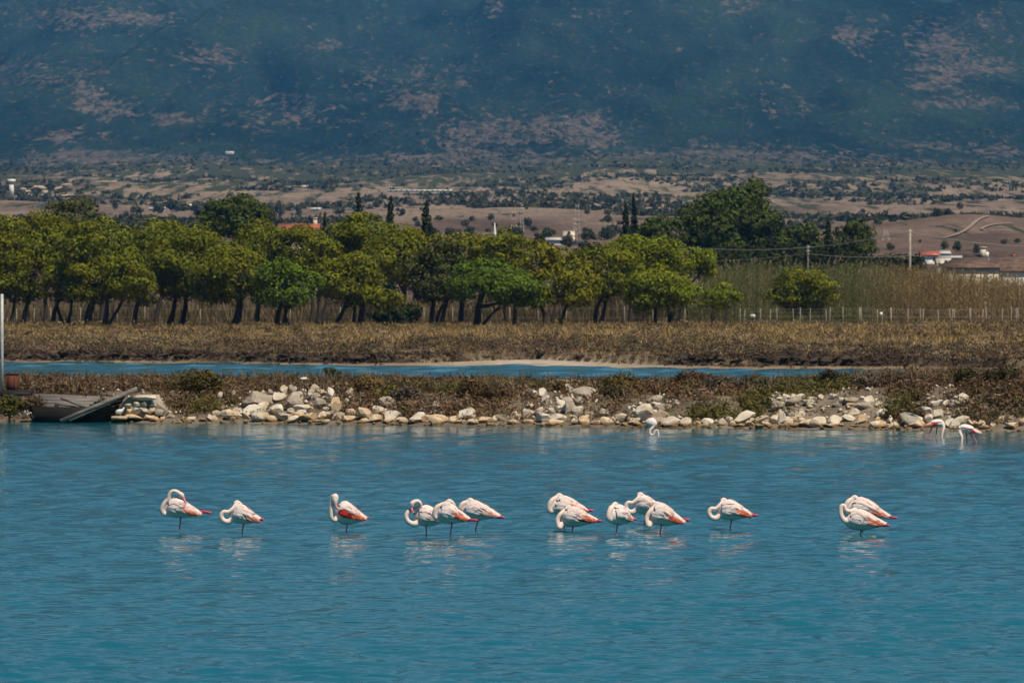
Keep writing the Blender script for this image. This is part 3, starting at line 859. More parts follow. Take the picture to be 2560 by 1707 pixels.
X = r.uniform(-26, 26, n); t = r.uniform(3.5, 22.5, n); Y = shore_y(X) + t
k = ~((t > 14.0) & (t < 16.8) & (np.abs(X + 0.3) < 2.8)); X, Y = X[k], Y[k]; n = len(X)
cols = pick(r, n, [(0.15, 0.10, 0.07), (0.19, 0.14, 0.10), (0.11, 0.07, 0.055), (0.12, 0.10, 0.05)])
tw = link('dry_twigs', tufts('dry_twigs', np.stack([X, Y, hz(X, Y)], 1), r.uniform(0.25, 0.62, n), 0.2, cols, r, 9, bw=0.012, lean=0.4))
tag(tw, 'dry bristling twigs and grass standing over the dyke scrub', kind='stuff')

# far marsh: dry grass and shrubs
n = 13500
X = r.uniform(-62, 62, n); Y = r.uniform(330, 580, n); u = Y - bank_y(X) - beach_w(X)
k = (u > 0.6); X, Y, u = X[k], Y[k], u[k]; n = len(X)
belt = fbm(X * 0.06, Y * 0.035, 161, 3); low = sstep(70, 25, u)
cols = pick(r, n, [(0.20, 0.15, 0.085), (0.23, 0.175, 0.10), (0.165, 0.125, 0.062), (0.15, 0.13, 0.055)]) * (0.62 + 0.75 * belt)[:, None]
pur = np.array([0.13, 0.088, 0.062]) * (0.6 + 0.8 * fbm(X * 0.1, Y * 0.05, 163, 3))[:, None]
cols = cols * (1 - low[:, None] * 0.8) + pur * low[:, None] * 0.8
gg = link('dry_grass', tufts('dry_grass', np.stack([X, Y, hz(X, Y)], 1), r.uniform(0.16, 0.42, n) * (0.65 + 0.5 * (1 - low)) * (0.6 + 0.8 * belt), 0.9, cols * np.array([1.5, 1.34, 1.1]), r, 9, bw=0.026, lean=0.85))
tag(gg, 'dry tawny grass on the marsh bank below the pines', kind='stuff')
n = 7000
X = r.uniform(-70, 70, n); Y = r.uniform(330, 575, n); u = Y - bank_y(X) - beach_w(X)
k = (u > -0.5) & (r.random(n) < np.where(u < 60, 0.95, 0.12 + 0.88 * sstep(0.52, 0.62, fbm(X * 0.08, Y * 0.05, 171, 3)))); X, Y, u = X[k], Y[k], u[k]; n = len(X)
cols = pick(r, n, [(0.10, 0.068, 0.05), (0.085, 0.068, 0.045), (0.13, 0.092, 0.07), (0.075, 0.07, 0.035)]) * (0.6 + 0.7 * fbm(X * 0.12, Y * 0.06, 173, 2))[:, None]
ms = link('marsh_scrub', domes('marsh_scrub', np.stack([X, Y, hz(X, Y) - 0.05], 1), r.uniform(0.4, 1.3, n), r.uniform(0.2, 0.7, n) * (0.6 + 0.8 * fbm(X * 0.09, Y * 0.04, 175, 2)), cols, r, 44, 0.085))
tag(ms, 'brown salt scrub and rushes on the marsh bank', kind='stuff')

n = 3000
X = r.uniform(-62, 62, n); Y = r.uniform(345, 572, n); u = Y - bank_y(X) - beach_w(X)
pt = fbm(X * 0.10, Y * 0.03, 191, 3)
k = (u > 14) & (r.random(n) < 0.2 + 0.8 * sstep(0.42, 0.58, pt)); X, Y, u, pt = X[k], Y[k], u[k], pt[k]; n = len(X)
cols = pick(r, n, [(0.25, 0.185, 0.10), (0.21, 0.16, 0.075), (0.17, 0.15, 0.06), (0.13, 0.10, 0.06), (0.28, 0.21, 0.12), (0.10, 0.11, 0.045)], [0.26, 0.22, 0.16, 0.16, 0.14, 0.06]) * (0.75 + 0.5 * fbm(X * 0.05, Y * 0.02, 193, 2))[:, None]
ts = link('grass_tussocks', domes('grass_tussocks', np.stack([X, Y, hz(X, Y) - 0.08], 1), r.uniform(0.5, 1.7, n), r.uniform(0.25, 0.85, n), cols, r, 46, 0.085)); tag(ts, 'soft straw and olive grass tussocks across the far bank', kind='stuff')

# reed bed on the right
n = 5200
xs = r.uniform(1700, 2720, n); D = r.uniform(592, 650, n)
X = (xs - 1280) / F * D
g = hz(X, np.minimum(D, 649))
hgt = np.interp(xs, [1700, 1790, 1850, 2000, 2150, 2300, 2420, 2560, 2720], [3.0, 6.3, 7.0, 6.4, 6.7, 6.2, 5.6, 5.2, 5.2]) * r.uniform(0.7, 1.04, n) + (0.6 * fbm(X * 0.5, D * 0.1, 177, 2) - 0.3)
brown = sstep(2120, 2300, xs) * 0.8
top_green = pick(r, n, [(0.125, 0.14, 0.045), (0.16, 0.165, 0.06), (0.19, 0.17, 0.075), (0.095, 0.11, 0.04)])
tan = pick(r, n, [(0.27, 0.18, 0.08), (0.32, 0.225, 0.11), (0.20, 0.14, 0.065)])
V = []; C = []; Q = []; cnt = 0
nl = 9
idx = np.repeat(np.arange(n), nl); m = len(idx)
fr = r.uniform(0.08, 1.0, m)
base = np.stack([X[idx], D[idx], g[idx] + hgt[idx] * fr], 1)
a = r.uniform(0, 2 * math.pi, m); d = np.stack([np.cos(a), np.sin(a), np.zeros(m)], 1)
L = r.uniform(0.35, 0.8, m)[:, None]
tip = base + d * L * 0.55 + np.array([0, 0, 1]) * L * r.uniform(-0.25, 0.9, m)[:, None]
sd = np.cross(d, [0, 0, 1.0]); mid = (base + tip) / 2 + np.array([0, 0, 0.12])
bw = 0.055
V1 = np.stack([base, mid + sd * bw, tip, mid - sd * bw], 1).reshape(-1, 3)
mixb = np.clip(brown[idx] + (1 - fr) * (0.28 + 0.3 * brown[idx]) - 0.12 + r.normal(0, 0.15, m), 0, 1)[:, None]
C1 = np.repeat((top_green[idx] * (1 - mixb) + tan[idx] * mixb) * r.normal(1, 0.2, m)[:, None], 4, axis=0)
sdx = np.array([0.022, 0, 0])
b0 = np.stack([X, D, g - 0.1], 1); b1 = np.stack([X + r.normal(0, 0.18, n), D, g + hgt], 1)
V2 = np.stack([b0 - sdx, b0 + sdx, b1 + sdx * 0.5, b1 - sdx * 0.5], 1).reshape(-1, 3)
C2 = np.repeat((tan * brown[:, None] + top_green * (1 - brown[:, None])) * 0.8, 4, axis=0)
V = np.concatenate([V1, V2]); C = np.clip(np.concatenate([C1, C2]), 0.005, 0.6)
reed = link('reed_bed', make_mesh('reed_bed', V, np.arange(len(V)).reshape(-1, 4), [M_REED], C))
tag(reed, 'tall green and tan reed bed behind the wire fence', 'reeds', kind='stuff')
# a few reed plumes that stand clear of the bed
for i, (px, py) in enumerate([(2093, 650), (2080, 657), (2045, 665), (2064, 660), (1984, 664), (1875, 660), (1958, 652), (1920, 676), (1810, 664), (1840, 668), (1770, 672)]):
    q = P(px, py, 598.0); gx = float(hz(q[0], 598.0))
    root = empty('reed_plume', (q[0], 598.0, gx), 'single reed raising a pale feathery plume above the reed bed', 'reed', 'plumed reeds above the bed')
    h = q[2] - gx; lean = r.uniform(0.15, 0.5)
    mb = MB(); mb.tube(catmull([(0, 0, -0.1), (0.05, 0, h * 0.6), (lean * 0.4, 0, h)], 4), np.linspace(0.016, 0.010, 9), 5)
    link('stalk', mb.mesh('stalk', [M_WOOD]), root)
    nq = 60; tt = r.random(nq)
    pc = np.stack([lean * 0.4 + lean * tt * 0.8 + r.normal(0, 0.06, nq) * (1 - tt), r.normal(0, 0.06, nq), h + tt * 0.85 - 0.1], 1)
    v, qd = quads(pc, r.normal(size=(nq, 3)), np.full(nq, 0.09), r, 0.4)
    link('plume', make_mesh('plume', v, qd, [M_REED], np.full((len(v), 3), (0.36, 0.27, 0.19))), root)

# ------------------------------------------------------------------ stones of the dyke
def rock_mesh(seed, cuts=7, mat=M_ROCK):
    import bmesh
    rr = np.random.default_rng(seed)
    bm = bmesh.new()
    bmesh.ops.create_icosphere(bm, subdivisions=2, radius=1.0)
    v = np.array([p.co[:] for p in bm.verts])
    for i in range(cuts):
        nn = rr.normal(size=3); nn /= np.linalg.norm(nn); dcut = rr.uniform(0.36, 0.74)
        s = v @ nn; over = s > dcut
        v[over] -= nn * (s[over] - dcut)[:, None]
    v *= 1 + 0.045 * rr.normal(size=(len(v), 1))
    for p, c in zip(bm.verts, v): p.co = c
    me = bpy.data.meshes.new('stone'); bm.to_mesh(me); bm.free()
    mx = np.abs(v).max(0)
    co = (v / mx).astype(np.float32); me.vertices.foreach_set('co', co.ravel())
    me.materials.append(mat); me.update()
    return me
ROCKS = {0: [rock_mesh(900 + i, 10, M_ROCK) for i in range(12)], 1: [rock_mesh(930 + i, 10, M_ROCK2) for i in range(10)], 2: [rock_mesh(960 + i, 9, M_ROCK3) for i in range(5)]}

def stone_at(x, y, w, h, kind=0, rot=None, parent=emb, name='stone', sink=0.12, D=None):
    """photograph box of the stone (centre, width, height) -> stone resting on the bank"""
    q = raycast(x, y + h * 0.42, 165.0, 205.0, hz) if D is None else P(x, y + h * 0.42, D)
    if D is None and q[1] > 204: q = P(x, y + h * .42, 186.0)
    k = q[1] / F
    sx, sz = w * k / 2, h * k / 2
    sy = (sx * 0.55 + sz * 0.45) * random.uniform(0.8, 1.1)
    o = bpy.data.objects.new(name, random.choice(ROCKS[kind])); COL.objects.link(o)
    c = P(x, y, q[1] + sy * 0.5)
    o.location = tuple(c)
    o.scale = (sx * 1.34, sy * 1.2, sz * 1.42)
    o.rotation_euler = (random.uniform(-0.12, 0.12), rot if rot is not None else random.uniform(-0.12, 0.12), random.choice((0, math.pi)) + random.uniform(-0.2, 0.2))
    if parent is not None: o.parent = parent
    return o

ZA = [(465,118,60,45),(550,165,80,70),(635,160,60,75),(730,175,55,70),(990,150,40,40),(1140,195,95,80),(1205,155,50,35),(1665,185,45,70),(500,245,110,90),(660,225,120,80),(725,330,180,100),
      (475,365,95,100),(100,195,90,45),(310,260,280,170,2),(660,300,150,120,2),(880,295,110,90,2),(1130,270,50,45),(1290,390,150,110,1),(1430,370,160,90),(1180,370,100,80,1),(1340,320,150,50),(55,400,120,90,1),
      (145,370,85,80),(215,410,75,50,1),(340,420,150,80),(470,435,130,50,1),(550,420,120,70),(665,415,130,90,1),(790,410,160,110,1),(900,400,70,60),(970,390,70,60),(1030,425,70,50,1),(1130,435,130,60,1),(1280,450,90,40,1),
      (1390,430,120,70,1),(1540,415,160,90),(1490,455,90,40,1),(1770,430,160,90),(1880,430,120,70,1),(1990,435,140,75,1),(2020,385,80,65),(2100,440,100,60,1),(2150,460,80,30,1),(2320,450,80,45,1),(610,360,80,50),
      (1510,300,140,110,2),(1640,440,90,50,1),(900,190,60,50),(850,230,70,60,2),(930,350,60,50,2),(1230,300,80,60,2),(1080,180,50,50),(420,190,50,50,2),(1950,320,90,80,2)]
ZB = [(500,210,50,70),(570,200,80,80),(598,270,65,100),(440,245,45,30),(455,305,90,60),(905,360,95,80),(950,210,180,110,2),(540,300,40,50),(660,358,60,50),(728,345,60,60),(450,395,130,90),(550,370,70,80),
      (590,430,110,80),(735,415,150,90),(355,410,55,60),(215,425,110,65),(60,445,120,60,1),(320,460,110,50,1),(430,455,100,50,1),(700,465,110,45,1),(855,430,80,55,1),(890,465,60,40,1),(955,440,100,80,1),
      (1060,468,115,55,1),(1160,455,85,65,1),(1230,440,60,60,1),(1395,365,90,80),(1400,470,60,50,1),(1590,380,60,50),(1335,488,90,35,1),(1790,460,160,80),(1835,415,60,40),
      (1900,465,110,75),(1990,475,90,60,1),(2100,465,100,65),(2220,470,90,70),(2300,450,70,60),(2320,480,70,50,1),(1800,280,60,60),(1620,270,110,90,2),(1790,185,60,45),(1740,190,40,40),(1068,272,30,40),(1980,430,60,40),
      (780,290,80,90,2),(1680,340,120,70,2),(900,280,90,80,2),(140,430,50,50),(1450,480,60,40,1),(1560,470,70,50,1),(1000,400,70,60,2),(1130,380,90,70,2)]
ZC = [(150,425,160,100),(20,450,50,70),(100,495,100,35,1),(195,480,70,50,1),(300,440,130,70),(350,485,110,50,1),(420,430,110,110),(495,440,70,100),(480,395,60,30),(550,440,60,50),(600,440,60,60,1),
      (680,450,80,50,1),(530,490,90,50,1),(620,495,80,45,1),(720,480,140,70,1),(840,455,150,70),(870,490,80,40,1),(960,490,130,60,1),(1005,445,90,50),(1120,430,110,65),(1165,495,90,30,1),(1310,485,70,50,1),(1380,485,130,80,1),
      (1495,445,50,70),(1540,495,80,60,1),(1550,460,60,40,1),(1690,450,170,130),(1730,490,140,70,1),(2015,290,80,50),(2100,235,60,80),(2160,260,90,100),(1990,350,50,40,1),(1960,385,60,50,1),
      (1835,440,60,80),(2075,470,120,70),(2160,460,140,90),(2310,480,110,80,1),(2240,480,100,70,1),(2290,400,40,50),(1465,345,45,28),(1380,300,60,40),(1310,245,80,65),(1370,255,50,30),(1240,240,50,30),(1035,255,80,75),
      (670,230,80,50),(600,225,45,40),(535,240,80,60),(840,235,70,45),(470,250,60,40),(780,245,100,30),(870,340,45,30),(1130,300,110,60,1),(510,300,50,40),(440,320,110,100,2),(620,280,170,80,2),(760,290,120,60,2),
      (1130,270,160,60,2),(1250,320,150,70,2),(570,380,80,50,2),(1600,370,110,50,2),(1430,500,70,30,1),(250,490,60,30,1),(1640,500,60,40,1),(1250,500,60,30,1)]
ZR = [(2180,130,100,50),(1690,130,60,40),(1600,190,160,40,2),(2110,510,150,80),(1900,560,200,150,1),(2150,650,300,190,1),(2330,600,140,150,1),(1500,600,180,120),(1600,690,220,90,1),(1750,640,150,100),(1350,620,120,100,1)]
ZL = [(245,510,80,90),(375,520,70,50,1),(420,520,50,50,1),(330,515,60,40),(220,555,90,35,1),(320,560,90,30,1),(490,545,110,30,1),(690,555,80,30,1),(1750,545,90,45),(1870,555,70,30,1),(1960,535,120,60),(2110,510,110,100,1),
      (2010,500,90,60),(2190,480,90,70),(2280,520,70,50,1),(2130,310,80,40),(2020,330,50,60),(2200,355,30,30),(2045,440,30,40),(1930,545,60,40,1),(120,560,80,25,1)]
for (x0, y0, sc, L) in ((560, 930, 3.675, ZA), (1200, 930, 3.675, ZB), (1820, 930, 3.675, ZC), (2260, 980, 7.84, ZR), (0, 900, 3.675, ZL)):
    for e in L:
        stone_at(x0 + e[0] / sc, y0 + e[1] / sc, e[2] / sc, e[3] / sc, e[4] if len(e) > 4 else 0)
# small filler stones at the water's edge
for i in range(95):
    x = random.uniform(340, 2560)
    ws = 1052 + (x / 2560.0) * 27 + random.uniform(-10, 3) + 4
    stone_at(x, ws, random.uniform(9, 22), random.uniform(6, 13), random.choice((0, 1, 1)))
for i in range(75):
    zone = random.random()
    if zone < 0.55:
        x = random.uniform(560, 2560); y = 1050 + (x / 2560.0) * 27 - random.uniform(4, 26)
    else:
        c, w = random.choice(((740, 130), (740, 130), (1395, 80), (1640, 30), (1975, 55), (2145, 65), (2360, 60))); x = random.uniform(c - w, c + w); y = 1050 + (x / 2560.0) * 27 - random.uniform(15, 80)
    ww = random.uniform(12, 30); stone_at(x, y, ww, ww * random.uniform(0.55, 0.9), random.choice((0, 0, 1, 2)))
n = 1700
rg = np.random.default_rng(88)
X = rg.uniform(-24, 24, n); t = rg.uniform(-0.2, 4.0, n); Y = shore_y(X) + t
rub2 = sum(np.exp(-((X / Y * F + 1280 - c) / w) ** 4) for c, w in ((740, 160), (1395, 100), (1640, 45), (1975, 70), (2145, 80), (2350, 65), (330, 110)))
k = rg.random(n) < np.where(t < 0.9, 0.9, 0.15 + 0.85 * np.clip(rub2, 0, 1)); X, Y = X[k], Y[k]; n = len(X)
ico = np.array([(0, 0, 1), (0.9, 0, 0.1), (0, 0.8, 0), (-0.85, 0.1, 0.05), (0.1, -0.9, 0), (0, 0, -0.8)]); fc = np.array([(0, 1, 2), (0, 2, 3), (0, 3, 4), (0, 4, 1), (5, 2, 1), (5, 3, 2), (5, 4, 3), (5, 1, 4)])
sz = rg.uniform(0.03, 0.11, n); ang = rg.uniform(0, 6.28, n); ca_, sa_ = np.cos(ang), np.sin(ang)
vx = ico[None] * rg.uniform(0.7, 1.3, (n, 6, 1)) * sz[:, None, None] * np.array([1.2, 1, 0.7])
V = np.stack([vx[..., 0] * ca_[:, None] - vx[..., 1] * sa_[:, None], vx[..., 0] * sa_[:, None] + vx[..., 1] * ca_[:, None], vx[..., 2]], -1) + np.stack([X, Y, hz(X, Y) + sz * 0.3], 1)[:, None, :]
gv = link('gravel', make_mesh('gravel', V.reshape(-1, 3), (fc[None] + (np.arange(n) * 6)[:, None, None]).reshape(-1, 3), [M_ROCK])); tag(gv, 'pale broken gravel between the dyke stones', kind='stuff')
# boulders that one can single out
B = 'single boulders on the dyke'
def boulder(label, x, y, w, h, kind=0, rot=0.0):
    o = stone_at(x, y, w, h, kind, rot, None, 'boulder'); tag(o, label, 'boulder', B); return o
za = lambda x, y, w, h: (560 + x / 3.675, 930 + y / 3.675, w / 3.675, h / 3.675)
zb = lambda x, y, w, h: (1200 + x / 3.675, 930 + y / 3.675, w / 3.675, h / 3.675)
zc = lambda x, y, w, h: (1820 + x / 3.675, 930 + y / 3.675, w / 3.675, h / 3.675)
boulder('pointed tan boulder standing upright in the western rubble heap', *za(1040, 330, 120, 150), 1, 0.35)
boulder('wedge-shaped white boulder low in the western rubble heap', *za(310, 355, 200, 95), 0, 0.15)
boulder('slanting white slab on top of the western rubble heap', *za(995, 200, 60, 105), 0, 0.5)
boulder('squarish white boulder standing on end in the western rubble heap', *za(795, 215, 62, 88), 0, -0.1)
boulder('rounded white boulder at the very top of the western rubble heap', *za(850, 155, 78, 66), 0, 0.2)
boulder('large pale boulder alone at the waterline below the white pipe', *za(2215, 400, 165, 105), 0, 0.1)
boulder('flat pale stone lying high in the scrub above the western rubble heap', *za(735, 65, 60, 36), 0, 0.4)
boulder('broad white boulder crowning the middle rubble heap', *zb(745, 108, 118, 62), 0, 0.0)
boulder('white boulder just below the crown of the middle rubble heap', *zb(818, 165, 72, 88), 0, 0.3)
boulder('tall upright block in the middle rubble heap', *zb(835, 320, 80, 145), 0, 0.02)
boulder('grey-faced boulder at the upper east of the middle rubble heap', *zb(1013, 165, 72, 66), 0, 0.2)
boulder('large white boulder directly behind the flamingo with submerged head', *zb(1495, 400, 135, 150), 0, -0.1)
boulder('broad pale boulder east of the flamingo with submerged head', *zb(1650, 430, 165, 105), 0, 0.1)
boulder('oval cream boulder west of the flamingo with submerged head', *zb(1325, 425, 135, 76), 0, 0.05)
boulder('small white stone alone in the scrub above the dark bushes', *zb(1890, 118, 56, 36), 0, 0.2)
boulder('long boulder leaning steeply in the eastern waterline stones', *zc(655, 390, 135, 75), 0, 0.62)
boulder('round cream boulder above the two wading flamingos', *zc(1825, 370, 92, 82), 0, 0.0)
boulder('white angular boulder perched highest beside the two wading flamingos', *zc(1915, 290, 108, 66), 0, -0.1)
boulder('white boulder in scrub at the far eastern end of the dyke', 2260 + 1870 / 7.84, 980 + 70 / 7.84, 30, 15, 0, -0.1)

# individual bushes on the dyke face
GB = 'bushes growing on the dyke face'
for i, (lab, cx, cy, rx, ry, D, c) in enumerate([
    ('large olive-brown bush overhanging the water beside the old masonry', 490, 1005, 68, 46, 186.0, (0.095, 0.075, 0.028)),
    ('yellow-green bush in the picture corner beside the broken jetty', 25, 1015, 42, 46, 184.5, (0.085, 0.080, 0.022)),
    ('brown bush trailing in front of the broken jetty deck', 85, 1012, 36, 30, 184.8, (0.095, 0.065, 0.034)),
    ('russet bush on the eastern shoulder of the western rubble heap', 925, 990, 50, 34, 183.5, (0.12, 0.08, 0.034)),
    ('grey-brown twiggy bush west of the white pipe', 1020, 1020, 40, 28, 182.0, (0.105, 0.08, 0.062)),
    ('russet bush below the end of the white pipe', 1180, 1015, 48, 32, 181.6, (0.115, 0.075, 0.036)),
    ('dark brown bush at the waterline west of the middle rubble heap', 1235, 1025, 46, 30, 181.0, (0.09, 0.062, 0.034)),
    ('olive bush between the upper stones of the middle rubble heap', 1405, 985, 22, 22, 181.5, (0.09, 0.07, 0.03)),
    ('olive-brown bush east of the middle rubble heap', 1560, 1005, 60, 40, 181.0, (0.09, 0.07, 0.026)),
    ('dark bush low over the waterline east of the middle rubble heap', 1530, 1030, 36, 22, 179.6, (0.075, 0.055, 0.028)),
    ('large rusty brown bush right of the flamingo with submerged head', 1735, 1010, 62, 46, 180.3, (0.10, 0.062, 0.03)),
    ('brown twiggy bush hanging over the waterline beside the rusty brown one', 1800, 1025, 50, 36, 179.4, (0.10, 0.078, 0.055)),
    ('grey-green bush west of the eastern pale outcrop', 1890, 1000, 45, 42, 180.0, (0.085, 0.075, 0.045)),
    ('dark round bush between the two eastern pale outcrops', 2072, 1010, 40, 40, 178.4, (0.05, 0.046, 0.03)),
    ('small olive bush against the first eastern pale outcrop', 2026, 1028, 22, 20, 177.8, (0.075, 0.065, 0.024)),
    ('dry grey bush over the waterline between outcrop and wading flamingos', 2170, 1040, 45, 26, 176.8, (0.12, 0.095, 0.07)),
    ('dark brown bush just west of the two wading flamingos', 2240, 1015, 38, 32, 177.0, (0.075, 0.055, 0.04)),
    ('dark green bush behind the two wading flamingos', 2415, 1015, 48, 34, 175.2, (0.050, 0.046, 0.020)),
    ('dark bush at the far eastern end of the dyke face', 2500, 1020, 50, 32, 174.6, (0.052, 0.046, 0.024)),
    ('bluish-green tuft on the dyke crest against the channel', 825, 930, 34, 15, 198.0, (0.05, 0.072, 0.032)),
    ('bright green clump behind the second eastern pale outcrop', 2125, 985, 28, 13, 182.0, (0.07, 0.078, 0.024))]):
    bush(lab, cx, cy, rx, ry, D, c, 800 + i, 'shrub', 'shrub', GB, leaf=0.05, dens=150, mat=M_SCRUB, nl=10, jit=0.3)

# crumbling turf ledge over the far waterline
M_SOD = mat_var('dark_sod', (0.022, 0.016, 0.012), (0.07, 0.048, 0.034), 1.5, 0.95, 0.6, 0.08, world_space=True)
SODS = [rock_mesh(1200 + i, 10, M_SOD) for i in range(6)]
for i in range(620):
    X = random.uniform(-50, 46)
    if abs(X - 3) < 7 and random.random() < 0.85: continue
    if float(fbm(X * 0.3, 2.0, 251, 2)) < (0.22 if X < -5 else 0.40): continue
    Y = float(bank_y(np.array(X)) + beach_w(np.array(X))) + random.uniform(-0.7, 1.3)
    o = bpy.data.objects.new('sod', random.choice(SODS)); COL.objects.link(o)
    o.location = (X, Y, float(hz(X, Y + 1.2)) * random.uniform(0.45, 0.85) + 0.05)
    o.scale = (random.uniform(0.12, 0.40), random.uniform(0.2, 0.45), random.uniform(0.07, 0.2)); o.rotation_euler = (random.uniform(-0.4, 0.4), random.uniform(-0.35, 0.35), random.uniform(-0.5, 0.5))
    o.parent = marsh
n = 2600
X = r.uniform(-55, 50, n); Y = bank_y(X) + beach_w(X) + r.normal(0.5, 0.8, n)
k = (np.abs(X - 3) > 6) | (r.random(n) < 0.25); X, Y = X[k], Y[k]; n = len(X)
cols = pick(r, n, [(0.05, 0.036, 0.025), (0.085, 0.06, 0.04), (0.12, 0.085, 0.055)])
ef = link('bank_edge_scrub', domes('bank_edge_scrub', np.stack([X, Y, hz(X, Y) - 0.05], 1), r.uniform(0.15, 0.5, n), r.uniform(0.1, 0.32, n), cols, r, 16, 0.08)); tag(ef, 'dark withered scrub along the crumbling far bank edge', kind='stuff')
# tall dry grass and cane behind the trunks
n = 5000
xs = r.uniform(-120, 1800, n); D = r.uniform(598, 646, n); X = (xs - 1280) / F * D
cols = pick(r, n, [(0.19, 0.14, 0.075), (0.15, 0.115, 0.055), (0.22, 0.165, 0.095), (0.12, 0.105, 0.045)]) * (0.7 + 0.6 * fbm(X * 0.12, D * 0.05, 261, 3))[:, None]
tg_ = link('tall_dry_grass', tufts('tall_dry_grass', np.stack([X, D, hz(X, np.minimum(D, 649))], 1), r.uniform(1.0, 3.3, n) * (0.75 + 0.5 * fbm(X * 0.08, D * 0 + 2, 263, 2)), 1.2, cols * 0.95, r, 9, M_REED, 0.35, 0.04))
tag(tg_, 'tall tawny cane grass behind the pine trunks', kind='stuff')

# ------------------------------------------------------------------ flamingos
M_BIRD = mat_attr('flamingo_plumage', 0.85, 0.15, 45, 0.16)
M_FEATH = mat_attr('flamingo_feathers', 0.8, 0.15, 60, 0.12)
M_BILL = mat_attr('flamingo_bill', 0.5, 0.3)
WHT = np.array((0.88, 0.74, 0.69)); NECK = np.array((0.88, 0.69, 0.60)); CORAL = np.array((0.92, 0.22, 0.11)); CRIM = np.array((0.42, 0.030, 0.022))
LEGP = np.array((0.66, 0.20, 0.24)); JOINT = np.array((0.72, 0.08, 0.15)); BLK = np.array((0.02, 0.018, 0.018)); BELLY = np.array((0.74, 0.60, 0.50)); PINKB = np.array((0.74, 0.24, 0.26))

def remesh(v, q, t, voxel):
    me = make_mesh('tmp', v, [q, t] if len(t) else q)
    o = bpy.data.objects.new('tmp', me); COL.objects.link(o)
    md = o.modifiers.new('r', 'REMESH'); md.mode = 'VOXEL'; md.voxel_size = voxel
    ms = o.modifiers.new('s', 'SMOOTH'); ms.iterations = 3; ms.factor = 0.4
    mdc = o.modifiers.new('d', 'DECIMATE'); mdc.ratio = 0.3
    dg = bpy.context.evaluated_depsgraph_get()
    out = bpy.data.meshes.new_from_object(o.evaluated_get(dg))
    bpy.data.objects.remove(o); bpy.data.meshes.remove(me)
    return out

class Body:
    """trunk given by sections (x, zc, half width, half height) along the bird"""
    def __init__(s, sec):
        s.sec = np.array(sec, float)
    def at(s, x):
        return [np.interp(x, s.sec[:, 0], s.sec[:, i]) for i in (1, 2, 3)]
    def pt(s, x, th, side, off=0.0):
        zc, ry, rz = s.at(x)
        return np.array([x, side * (ry + off) * math.sin(th), zc + (rz + off) * math.cos(th)])
    def loft(s, seg=18):
        xs = s.sec[:, 0]; xs = np.interp(np.linspace(0, len(xs) - 1, len(xs) * 4), np.arange(len(xs)), xs)
        a = np.linspace(0, 2 * math.pi, seg, endpoint=False); V = []
        for x in xs:
            zc, ry, rz = s.at(x)
            V.append(np.stack([np.full(seg, x), ry * np.sin(a), zc + rz * np.cos(a)], 1))
        n = len(xs); Q = []; T = []
        for i in range(n - 1):
            for k in range(seg):
                k2 = (k + 1) % seg; Q.append([i * seg + k, i * seg + k2, (i + 1) * seg + k2, (i + 1) * seg + k])
        V = np.concatenate(V + [np.array([[xs[0], 0, s.at(xs[0])[0]], [xs[-1], 0, s.at(xs[-1])[0]]])])
        for k in range(seg):
            k2 = (k + 1) % seg; T.append([n * seg, k2, k]); T.append([n * seg + 1, (n - 1) * seg + k, (n - 1) * seg + k2])
        return V, np.array(Q), np.array(T)

def feather(body, side, x0, x1, t0, t1, w, off, c0, c1):
    V = []; C = []
    for j in range(6):
        u = j / 5.0; x = x0 + (x1 - x0) * u; th = t0 + (t1 - t0) * u
        zc, ry, rz = body.at(min(x, body.sec[-1, 0]))
        rr = max(0.03, (ry + rz) / 2)
        ww = w * (1.0, 1.15, 1.2, 1.05, 0.7, 0.12)[j] / rr / 2
        o = off + 0.008 * (1 - u) + 0.030 * u
        col = c0 * (1 - u) + c1 * u
        xx = min(x, body.sec[-1, 0])
        for dth, lift in ((-ww, -0.004), (0, 0.004), (ww, -0.004)):
            p = body.pt(xx, th + dth, side, o + lift); p[0] = x
            if x > body.sec[-1, 0]: p[2] -= 0
            V.append(p); C.append(col)
    Q = []
    for j in range(5):
        for k in range(2): a = j * 3 + k; Q.append([a, a + 1, a + 4, a + 3])
    return np.array(V), np.array(Q), np.array(C)

